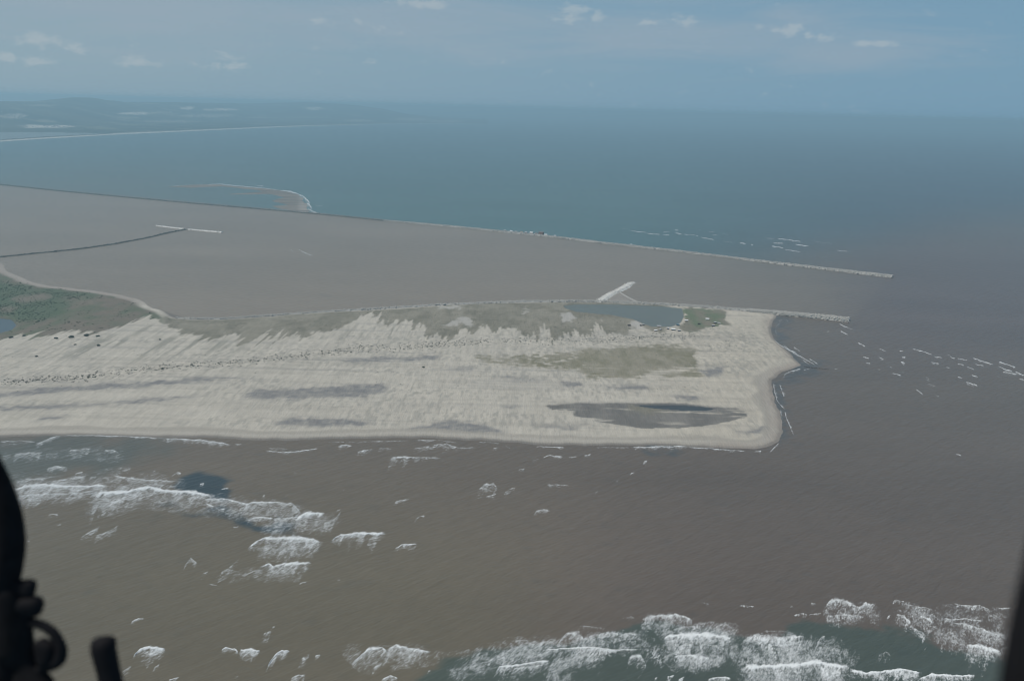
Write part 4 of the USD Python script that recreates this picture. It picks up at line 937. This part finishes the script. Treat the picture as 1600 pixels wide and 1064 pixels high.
tg = thing("groyne", "T-shaped river groyne with dark curved stem and pale crossbar", "groyne")
W = [at(*p) for p in [(-60, 405), (0, 402), (60, 396), (120, 390), (180, 381.5), (230, 372), (268, 363), (290, 359)]]
mesh, frame = mound_along(W, [6] * 8, [2.2] * 8, 4)
obj("stem", mesh, M_ROCK_DARK, tg)
obj("stem_scrub", rocks_on(frame, 0.6, 0.9, 2.2, 41), M_SCRUB, tg, kind="stuff", label="dark scrub along the stem")
W = [at(*p) for p in [(245, 353.2), (290, 358.6), (347, 363.5)]]
mesh, frame = mound_along(W, [5, 6, 7], [2.6, 2.8, 3.0], 5)
obj("crossbar", mesh, M_PIER, tg)
obj("armour_rocks", rocks_on(frame, 1.0, 0.7, 1.6, 43), M_PIER, tg, kind="stuff")

og = thing("stone_row", "low dark row of stones running out from the sand point into the water", "stone row")
W = [at(*p) for p in [(1258, 573), (1275, 575.3), (1294, 577.4)]]
g = np.random.default_rng(8)
P, s = densify(W, 1.6)
for p in P:
    if g.uniform() < 0.85:
        r = g.uniform(0.7, 1.5)
        q = p + g.normal(size=2) * 0.7
        obj("stone", rock_field([(q[0], q[1], 0.25, r)], int(g.integers(1e6))), M_DARKW, og)

# ------------------------------------------------------------------ scrub on the sand


def shrub_mesh(seed, n=7):
    """A low wind-clipped bush: overlapping lumps of twiggy foliage, ragged at the rim."""
    g = np.random.default_rng(seed)
    vs, fs, m = [], [], 0
    for k in range(n):
        b = trimesh.creation.icosphere(1, 1.0)
        v = b.vertices * (1 + 0.35 * g.normal(size=(len(b.vertices), 1)).clip(-1.2, 1.6))
        a, q = g.uniform(0, 6.28), g.uniform(0, 0.8)
        v = v * g.uniform(0.3, 0.62) * [1, 1, 0.75] + [math.cos(a) * q, math.sin(a) * q, 0.28 + g.uniform(0, 0.25)]
        vs.append(v); fs.append(b.faces + m); m += len(v)
    v = np.vstack(vs)
    v[:, 2] = np.maximum(v[:, 2], -0.1)
    return v, np.vstack(fs)


def scatter_tufts():
    g = np.random.default_rng(17)
    pts = []
    line = [(0, 601), (60, 598), (130, 593), (190, 585), (250, 578), (340, 572), (430, 563), (500, 556), (560, 548), (650, 545), (700, 540), (760, 537), (830, 536), (900, 536), (1000, 531), (1090, 527)]
    P, s = densify(line, 0.8)
    for p in P:
        for _ in range(g.poisson(1.15)):
            q = p + [g.normal() * 4, g.normal() * 3.0 - 1]
            pts.append((q[0], q[1], g.uniform(0.6, 1.7)))
    for _ in range(1500):                                   # scattered over the upper beach
        x, y = g.uniform(0, 1190), g.uniform(500, 615)
        if n2(np.array([x]), np.array([y]), 60, 12, 99)[0] > 0.53:
            pts.append((x, y, g.uniform(0.4, 1.1)))
    for _ in range(420):
        x, y = g.uniform(1080, 1200), g.uniform(492, 560)
        pts.append((x, y, g.uniform(0.4, 1.1)))
    out = []
    for x, y, r in pts:
        w = at(x, y)
        if cval(SD, *w) > 12 and cval(pond, *w) < 0.05:
            out.append((w[0], w[1], float(zat(*w)), r))
    return out


def blob_field(pts, seed, flat=0.6):
    g = np.random.default_rng(seed)
    protos = [shrub_mesh(500 + k, 2) for k in range(6)]
    vs, fs, n = [], [], 0
    for (x, y, z, r) in pts:
        v, f = protos[g.integers(len(protos))]
        a = g.uniform(0, 6.28)
        c, s = math.cos(a), math.sin(a)
        w = np.stack([v[:, 0] * c - v[:, 1] * s, v[:, 0] * s + v[:, 1] * c, v[:, 2] * flat], 1) * r + [x, y, z]
        vs.append(w); fs.append(f + n); n += len(w)
    return np.vstack(vs), np.vstack(fs)


obj("beach_scrub", blob_field(scatter_tufts(), 3), M_SCRUB, label="small dark scrub tufts dotted over the upper sand", cat="scrub", kind="stuff")


def marsh():
    g = np.random.default_rng(23)
    out = []
    while len(out) < 2600:
        x, y = g.uniform(-120, 240), g.uniform(440, 522)
        w = at(x, y)
        m = cval(veg_left, *w) * (0.12 + 0.95 * cval(gl, *w)) * (1 - 0.9 * cval(brn, *w)) * (cval(pond, *w) < 0.04)
        if g.uniform() < m * (0.2 + 1.0 * (n2(np.array([w[0]]), np.array([w[1]]), 30, 30, 97)[0] > 0.47)) and cval(SD, *w) > 14:
            out.append((w[0], w[1], float(zat(*w)) - 0.1, g.uniform(0.7, 1.9)))
    return out


obj("marsh_bushes", blob_field(marsh(), 4, 0.75), M_FOREST, label="green low bushes covering the marsh at the left edge", cat="bushes", kind="stuff")

strip_pts = []
g = np.random.default_rng(29)
for _ in range(5200):
    x, y = g.uniform(260, 1150), g.uniform(474, 530)
    w = at(x, y)
    if cval(strip, *w) + cval(green_r, *w) > 0.6 and cval(SD, *w) > 9 and cval(pond, *w) < 0.03 and cval(pale, *w) < 0.2 and n2(np.array([w[0]]), np.array([w[1]]), 26, 50, 45)[0] > 0.5:
        strip_pts.append((w[0], w[1], float(zat(*w)), g.uniform(0.4, 1.1)))
obj("riverside_scrub", blob_field(strip_pts, 6, 0.6), M_SCRUB, label="thin grey green scrub behind the riverside boulders", cat="scrub", kind="stuff")

# the bigger single bushes
shrub0 = thing("shrub", None, "shrub")
obj("foliage", shrub_mesh(61, 14), M_SHRUB, shrub0)
obj("stem", trimesh.creation.cone(0.10, 0.5, sections=7), M_DARKW, shrub0)
BUSH = [((18, 530), 5.0, "low dark bush at the left edge of the dunes, just under the blue pond"), ((38, 527), 4.0, "small dark bush right of the lowest bush below the blue pond"), ((112, 530), 6.5, "largest dark bush of the left dunes, below the marsh"),
        ((135, 527), 6.0, "dark bush just right of the largest bush on the left dunes"), ((153, 528), 4.5, "rightmost of three dark bushes in a row below the marsh"), ((88, 532), 4.5, "dark bush left of the largest bush on the left dunes"),
        ((118, 541), 3.2, "small bush on bare sand under the largest dune bush"), ((154, 543), 4.8, "lone dark bush on a sand tongue below the marsh"), ((57, 560), 3.0, "lone small bush on open sand far left"), ((250, 533), 3.2, "lone bush on the pale sand slope below the marsh tip"),
        ((300, 573), 3.2, "dark bush in the line of tufts left of the middle"), ((255, 579), 3.0, "dark bush at the left end of the tuft line"), ((662, 577), 3.4, "lone dark bush on the pale beach near the middle")]
first = True
for (p, r, lab) in BUSH:
    w = at(*p)
    loc = (w[0], w[1], float(zat(*w)) - 0.1)
    c = copy_of(shrub0, "shrub", lab, "shrub", loc, rotz=p[0] * 1.7, scale=r * 0.62) if not first else None
    if first:
        shrub0.GetAttribute("xformOp:translate").Set(Gf.Vec3d(*map(float, loc)))
        UsdGeom.Xformable(shrub0).AddScaleOp().Set(Gf.Vec3f(*([r * 0.62] * 3)))
        tag(shrub0, lab)
        first = False

# ------------------------------------------------------------------ huts


def bx(cx, cy, cz, sx, sy, sz):
    m = trimesh.creation.box((sx, sy, sz))
    m.apply_translation((cx, cy, cz))
    return m


def hut(name, label, group, px, wdt, dpt, hgt, roofm, wallm, rot, cat="hut", z=None, flat=False, porch=False):
    w = at(*px)
    zz = float(zat(*w)) if z is None else z
    t = thing(name, label, cat, (w[0], w[1], zz - 0.1), rot, group)
    obj("wall", bx(0, 0, hgt / 2, wdt, dpt, hgt), wallm, t)
    ov = 0.45
    if flat:
        rf = bx(0, 0, hgt + 0.13, wdt + 2 * ov, dpt + 2 * ov, 0.16)
        rf.vertices[:, 2] += 0.12 * rf.vertices[:, 1] / dpt
    else:
        rh = 0.28 * dpt
        v = np.array([(-1, -1, 0), (1, -1, 0), (1, 1, 0), (-1, 1, 0), (-1, 0, 1), (1, 0, 1)], float) * [wdt / 2 + ov, dpt / 2 + ov, rh] + [0, 0, hgt + 0.01]
        rf = trimesh.Trimesh(v, [(0, 1, 5), (0, 5, 4), (2, 3, 4), (2, 4, 5), (1, 2, 5), (3, 0, 4), (0, 3, 2), (0, 2, 1)], process=False)
    obj("roof", rf, roofm, t)
    obj("door", bx(0.18 * wdt, -dpt / 2 - 0.03, 1.0, 0.95, 0.06, 2.0), M_DARKW, t)
    wn = obj("window", bx(-0.22 * wdt, -dpt / 2 - 0.02, 1.5, 1.1, 0.05, 0.8), M_DARKW, t)
    obj("sill", bx(-0.22 * wdt, -dpt / 2 - 0.07, 1.05, 1.3, 0.14, 0.07), wallm, wn)
    if porch:
        for sx in (-1, 1):
            obj("porch_post", bx(sx * wdt * 0.46, -dpt / 2 - 2.0, 1.1, 0.15, 0.15, 2.2), M_DARKW, t)
        obj("porch_roof", bx(0, -dpt / 2 - 1.05, 2.27, wdt, 2.1, 0.1), roofm, t)
    return t


GH = "fishing huts round the grey green pond"
HUTS = [((1029.5, 512), 8.5, 5, 2.7, M_GREYROOF, M_DARKW, -.1, True, "grey-roofed open hut standing at the pond's near bank"), ((1024, 519.5), 6.5, 4, 2.4, M_WHITE, M_TAN, .15, False, "tan-walled hut with white roof lowest of those by the pond"),
        ((1031.5, 517.5), 5, 4, 2.2, M_GREYROOF, M_TAN, .5, True, "small grey hut touching the right of the tan-walled hut"), ((1043.3, 516.5), 3.6, 4.2, 2.6, M_WHITE, M_DARKW, 1.2, False, "narrow upright hut between the tan hut and the white one"),
        ((1051.5, 518), 8, 4.4, 2.5, M_WHITE, M_DARKW, -.05, False, "bright white-roofed hut right below the pond"), ((1061, 519.7), 6, 3.6, 2.0, M_GREYROOF, M_DARKW, .05, True, "low dark shed right of the bright white-roofed hut"),
        ((1059, 511), 6.2, 4.2, 2.5, M_BLUE, M_DARKW, .0, True, "blue-roofed hut at the pond's right corner"), ((1072, 504.3), 7, 4.6, 2.6, M_WHITE, M_TAN, .08, False, "white-roofed hut alone on the green right of the pond"),
        ((1105, 501.5), 7.2, 4.0, 2.4, M_WHITE, M_WHITE, -.12, False, "small white hut farthest right on the green grass"), ((1117, 507.5), 5.5, 4.2, 2.4, M_GREYROOF, M_DARKW, .4, True, "grey hut at the back of the cluster where grass meets sand"),
        ((1123, 508.5), 5.5, 4.4, 2.5, M_GREYROOF, M_TAN, -.3, False, "rightmost hut of the cluster where grass meets sand"), ((1114, 512), 6, 4, 2.2, M_GREYROOF, M_DARKW, .1, True, "nearest hut of the cluster where grass meets sand"),
        ((1092, 509), 4.5, 3.6, 2.0, M_DARKW, M_DARKW, .6, True, "dark shack between the lone white hut and the sand cluster"), ((1005, 510.6), 4, 3.6, 2.1, M_GREYROOF, M_DARKW, .2, True, "small dark hut on sand left of the pond's near bank"),
        ((1001, 511.4), 3.5, 3.4, 2.0, M_DARKW, M_DARKW, -.3, True, "tiny dark shack beside the small hut left of the pond bank"), ((983, 511.2), 6, 3.6, 1.9, M_DARKW, M_DARKW, .1, True, "low dark shelter farthest left of those by the pond")]
for (px, a, b, h, rm, wm, rot, flat, lab) in HUTS:
    hut("hut", lab, GH, px, a, b, h, rm, wm, rot, flat=flat, porch=(a > 7))
GJ = "houses on the far breakwater"
JH = [((845.5, 367.6), 17, 12, 8.5, M_BROWN, M_BROWN, True, "tallest brown house on the far breakwater", "house"), ((830.5, 366.5), 12, 9, 4.5, M_WHITE, M_TAN, False, "pale hut left of the tall brown house on the breakwater", "hut"), ((822, 365.6), 9, 7, 3.5, M_GREYROOF, M_BROWN, False, "grey-roofed hut second left of the tall brown house", "hut"),
      ((815, 365.0), 9, 7, 3.6, M_TAN, M_TAN, False, "tan hut in the middle of the breakwater's house row", "hut"), ((806, 364.0), 8, 7, 3.5, M_GREYROOF, M_WHITE, True, "white-walled hut left of the tan hut in the house row", "hut"), ((799, 363.2), 9, 6, 3.4, M_WHITE, M_WHITE, False, "white hut at the left end of the house row", "hut"),
      ((789, 362.2), 8, 6, 3.2, M_GREYROOF, M_TAN, False, "last grey hut left of the house row", "hut"), ((853, 369.2), 11, 7, 3.4, M_WHITE, M_TAN, False, "pale hut just right of the tall brown house", "hut"), ((867, 370.7), 7, 6, 4.0, M_WHITE, M_WHITE, True, "lone bright white hut right of the house row", "hut"),
      ((986, 384.4), 6, 5, 3.5, M_WHITE, M_WHITE, True, "tiny lone white hut halfway out along the far breakwater", "hut"), ((838, 367.2), 7, 6, 3.2, M_BROWN, M_TAN, False, "brown hut touching the left of the tall house", "hut")]
ja = math.atan2(*(np.array(at(900, 375)) - np.array(at(800, 364)))[::-1])
for (px, a, b, h, rm, wm, flat, lab, cat) in JH:
    hut("house" if cat == "house" else "breakwater_hut", lab, GJ, px, a, b, h, rm, wm, ja, z=2.5, flat=flat, cat=cat)

# ------------------------------------------------------------------ two motor boats on the river


def boat(px, heading, label, L=9.0):
    w = at(*px)
    t = thing("motor_boat", label, "boat", (w[0], w[1], 0.1), heading, "motor boats on the river")
    st = np.linspace(0, 1, 9)
    half = 1.25 * np.sqrt(np.clip(1 - st ** 2.6, 0, 1)) * (0.85 + 0.15 * (1 - st))
    sheer = 0.85 + 0.5 * st ** 2
    v, f = [], []
    for s, hb, z in zip(st, half, sheer):
        x = (s - 0.5) * L
        v += [(x, -hb, z), (x, -hb * 0.72, 0.1), (x, 0, -0.25 + 0.5 * s ** 4), (x, hb * 0.72, 0.1), (x, hb, z)]
    for i in range(8):
        for j in range(4):
            a = i * 5 + j
            f += [(a, a + 1, a + 6), (a, a + 6, a + 5)]
    f += [(0, 2, 1), (0, 3, 2), (0, 4, 3)]
    obj("hull", (np.array(v), np.array(f)), M_WHITE, t)
    dv = [(x * 0.98 - 0.02 * L, y * 0.94, z - 0.12) for x, y, z in v if True][0::5] + [(x * 0.98 - 0.02 * L, y * 0.94, z - 0.12) for x, y, z in v][4::5]
    df = []
    for i in range(8):
        df += [(i, i + 1, i + 10), (i, i + 10, i + 9)]
    obj("deck", (np.array(dv), np.array(df)), M_TAN, t)
    cb = obj("cabin", bx(0.3, 0, 1.35, 2.4, 1.5, 1.2), M_WHITE, t)
    obj("windscreen", bx(1.53, 0, 1.55, 0.06, 1.3, 0.5), M_DARKW, cb)
    obj("outboard_motor", bx(-L / 2 - 0.25, 0, 0.75, 0.5, 0.4, 0.9), M_DARKW, t)


boat((468, 391), math.atan2(*(np.array(at(469, 391)) - np.array(at(480, 396)))[::-1]), "small white motor boat ahead of the longer wake on the river", 11)
boat((455, 391), math.atan2(*(np.array(at(455, 391)) - np.array(at(461, 394)))[::-1]), "small white motor boat with the short wake, left of the other boat", 8)

# ------------------------------------------------------------------ white building on the far coast
d = ray(268, 176.2)
i0 = np.argmin((qx - 268) ** 2 + (qy - 176.2) ** 2)
bw = fv[i0]
wb = thing("large_building", "bright white flat building on the hazy far slope", "building", (bw[0], bw[1], bw[2] - 2), 0.4)
obj("wall", bx(0, 0, 8, 62, 30, 16), M_WHITE, wb)
obj("roof", bx(0, 0, 16.6, 64, 32, 1.0), M_WHITE, wb)
for k in range(6):
    obj("window", bx(-25 + 10 * k, -15.1, 8, 5, 0.3, 4), M_DARKW, wb)
g = np.random.default_rng(77)
tv_, n_ = [], 0
boxes = []
for (cx_, cy_, ax_, ay_, n) in [(325, 180, 45, 4, 60), (22, 182, 25, 6, 40), (70, 198, 45, 2, 26), (555, 190, 25, 2.5, 26), (265, 190, 45, 3, 30), (640, 188, 40, 2.5, 30), (210, 178, 22, 2, 20)]:
    for _ in range(n):
        a, b = cx_ + g.normal() * ax_ * .5, cy_ + g.normal() * ay_ * .5
        i = np.argmin((qx - a) ** 2 + 6 * (qy - b) ** 2)
        if fT.ravel()[i] < 0.03:
            continue
        p = fv[i] + [g.uniform(-40, 40), g.uniform(-40, 40), 0]
        s = g.uniform(10, 26)
        boxes.append(bx(p[0], p[1], p[2] + 3, s, s * .7, g.uniform(8, 14)))
obj("town", trimesh.util.concatenate(boxes), M_GREYROOF, label="scattered tiny pale houses on the hazy far coast", cat="town", kind="stuff")

# ------------------------------------------------------------------ inside of the helicopter door, close and dark
import manifold3d as m3


def ball(c, r, k=20):
    return m3.Manifold.sphere(r, k).translate([float(q) for q in c])


def hull(pts):
    return m3.Manifold.batch_hull([ball(c, r) for c, r in pts])


def chain(pts):
    out = m3.Manifold()
    for a, b in zip(pts[:-1], pts[1:]):
        out = out + hull([a, b])
    return out


def soft(m, length, it=8):
    mm = m.refine_to_length(length).to_mesh()
    t = trimesh.Trimesh(mm.vert_properties[:, :3], mm.tri_verts, process=True)
    trimesh.smoothing.filter_taubin(t, iterations=it)
    return t


D0 = 0.75
q = D0 / FPX                        # metres per photograph pixel at that distance
gear = thing("cabin_gear", "black out-of-focus padded gear with knobs and a looped grip at the left edge", "cabin gear", tuple(cpt(10, 1000, D0)))
org = cpt(10, 1000, D0)
L = lambda px, py, dd=0.0: cpt(px, py, D0 + dd) - org
pts = []
edge = [(-24, 715), (0, 760), (15, 800), (22, 850), (17, 890), (8, 925), (6, 990), (20, 1080), (25, 1180)]
body = chain([(L(x - 12, y), 28 * q) for x, y in edge])
back = chain([(L(x - 110, y, 0.06), 75 * q) for x, y in edge])
bodym = m3.Manifold()
for (a, b) in zip(edge[:-1], edge[1:]):
    bodym = bodym + hull([(L(a[0] - 10, a[1]), 26 * q), (L(b[0] - 10, b[1]), 26 * q), (L(a[0] - 130, a[1], .05), 40 * q), (L(b[0] - 130, b[1], .05), 40 * q)])
obj("padded_body", soft(bodym, 0.012), M_BLACK, gear, smooth=True)
obj("knob", soft(hull([(L(20, 916), 11 * q), (L(47, 914), 10 * q), (L(45, 924), 10 * q)]), 0.005, 4), M_BLACKM, gear, smooth=True)
obj("knob", soft(hull([(L(28, 946), 16 * q), (L(54, 944), 14 * q), (L(54, 952), 12 * q)]), 0.005, 4), M_BLACKM, gear, smooth=True)
obj("bracket", soft(hull([(L(12, 930), 24 * q), (L(34, 968), 14 * q), (L(20, 1010), 26 * q), (L(45, 1000), 8 * q), (L(40, 1040), 14 * q)]) + hull([(L(40, 1040), 14 * q), (L(60, 1075), 24 * q), (L(30, 1120), 30 * q)]), 0.006, 4), M_BLACK, gear, smooth=True)
loop = [(50, 972), (66, 976), (82, 986), (92, 1000), (96, 1016), (94, 1030), (84, 1038), (70, 1040), (60, 1048), (54, 1062)]
obj("loop_grip", soft(chain([(L(x, y), (7.5 if k < 4 else 9.5) * q) for k, (x, y) in enumerate(loop)]), 0.004, 5), M_BLACKM, gear, smooth=True)
obj("grip_clasp", soft(hull([(L(66, 1008), 12 * q), (L(76, 1012), 12 * q), (L(72, 1030), 14 * q)]), 0.005, 4), M_BLACKM, gear, smooth=True)

lever = thing("control_lever", "black round-topped lever standing right of the looped grip at the bottom edge", "lever", tuple(cpt(165, 1040, D0)))
org = cpt(165, 1040, D0)
lv_ = hull([(L(155, 1007), 13 * q), (L(169, 1005), 12.5 * q), (L(163, 1012), 17 * q)]) + hull([(L(161, 1012), 18.5 * q), (L(170, 1050), 17 * q)]) + hull([(L(170, 1050), 17 * q), (L(186, 1120), 18 * q)])
obj("grip", soft(lv_, 0.005, 4), M_BLACKM, lever, smooth=True)
obj("shaft", soft(hull([(L(186, 1120), 11 * q), (L(200, 1260), 11 * q)]), 0.01, 2), M_BLACKM, lever, smooth=True)

D1 = 0.32
q1 = D1 / FPX
org = cpt(1640, 1040, D1)
post = thing("door_frame", "black blurred helicopter door edge in the lower right corner", "door frame", tuple(org))
L1 = lambda px, py, dd=0.0: cpt(px, py, D1 + dd) - org
fr = m3.Manifold()
ed = [(1648, 740), (1620, 850), (1603, 920), (1588, 985), (1574, 1064), (1560, 1180)]
for a, b in zip(ed[:-1], ed[1:]):
    fr = fr + hull([(L1(a[0] + 12, a[1]), 22 * q1), (L1(b[0] + 12, b[1]), 22 * q1), (L1(a[0] + 170, a[1], -.05), 30 * q1), (L1(b[0] + 170, b[1], -.05), 30 * q1)])
obj("frame_post", soft(fr, 0.006), M_BLACKM, post, smooth=True)
obj("edge_seal", soft(chain([(L1(x + 55, y, -0.02), 9 * q1) for x, y in ed]), 0.004, 3), M_BLACK, post, smooth=True)

# ------------------------------------------------------------------ haze
HAZE = 1.04e-4
hz = usdkit.material(stage, "/World/Looks/haze", {"v": ("principled_volume", {"color": (0.58, 0.875, 1.0), "density": HAZE, "anisotropy": 0.2})}, [], volume="v.volume")
top, bot, ext = 475.0, -6.0, 100000.0
hb = trimesh.creation.box((2 * ext, 2 * ext, top - bot))
hb.apply_translation((0, 0, (top + bot) / 2))
obj("haze", hb, hz, label="pale blue sea haze thickening towards the horizon", cat="haze", kind="stuff")
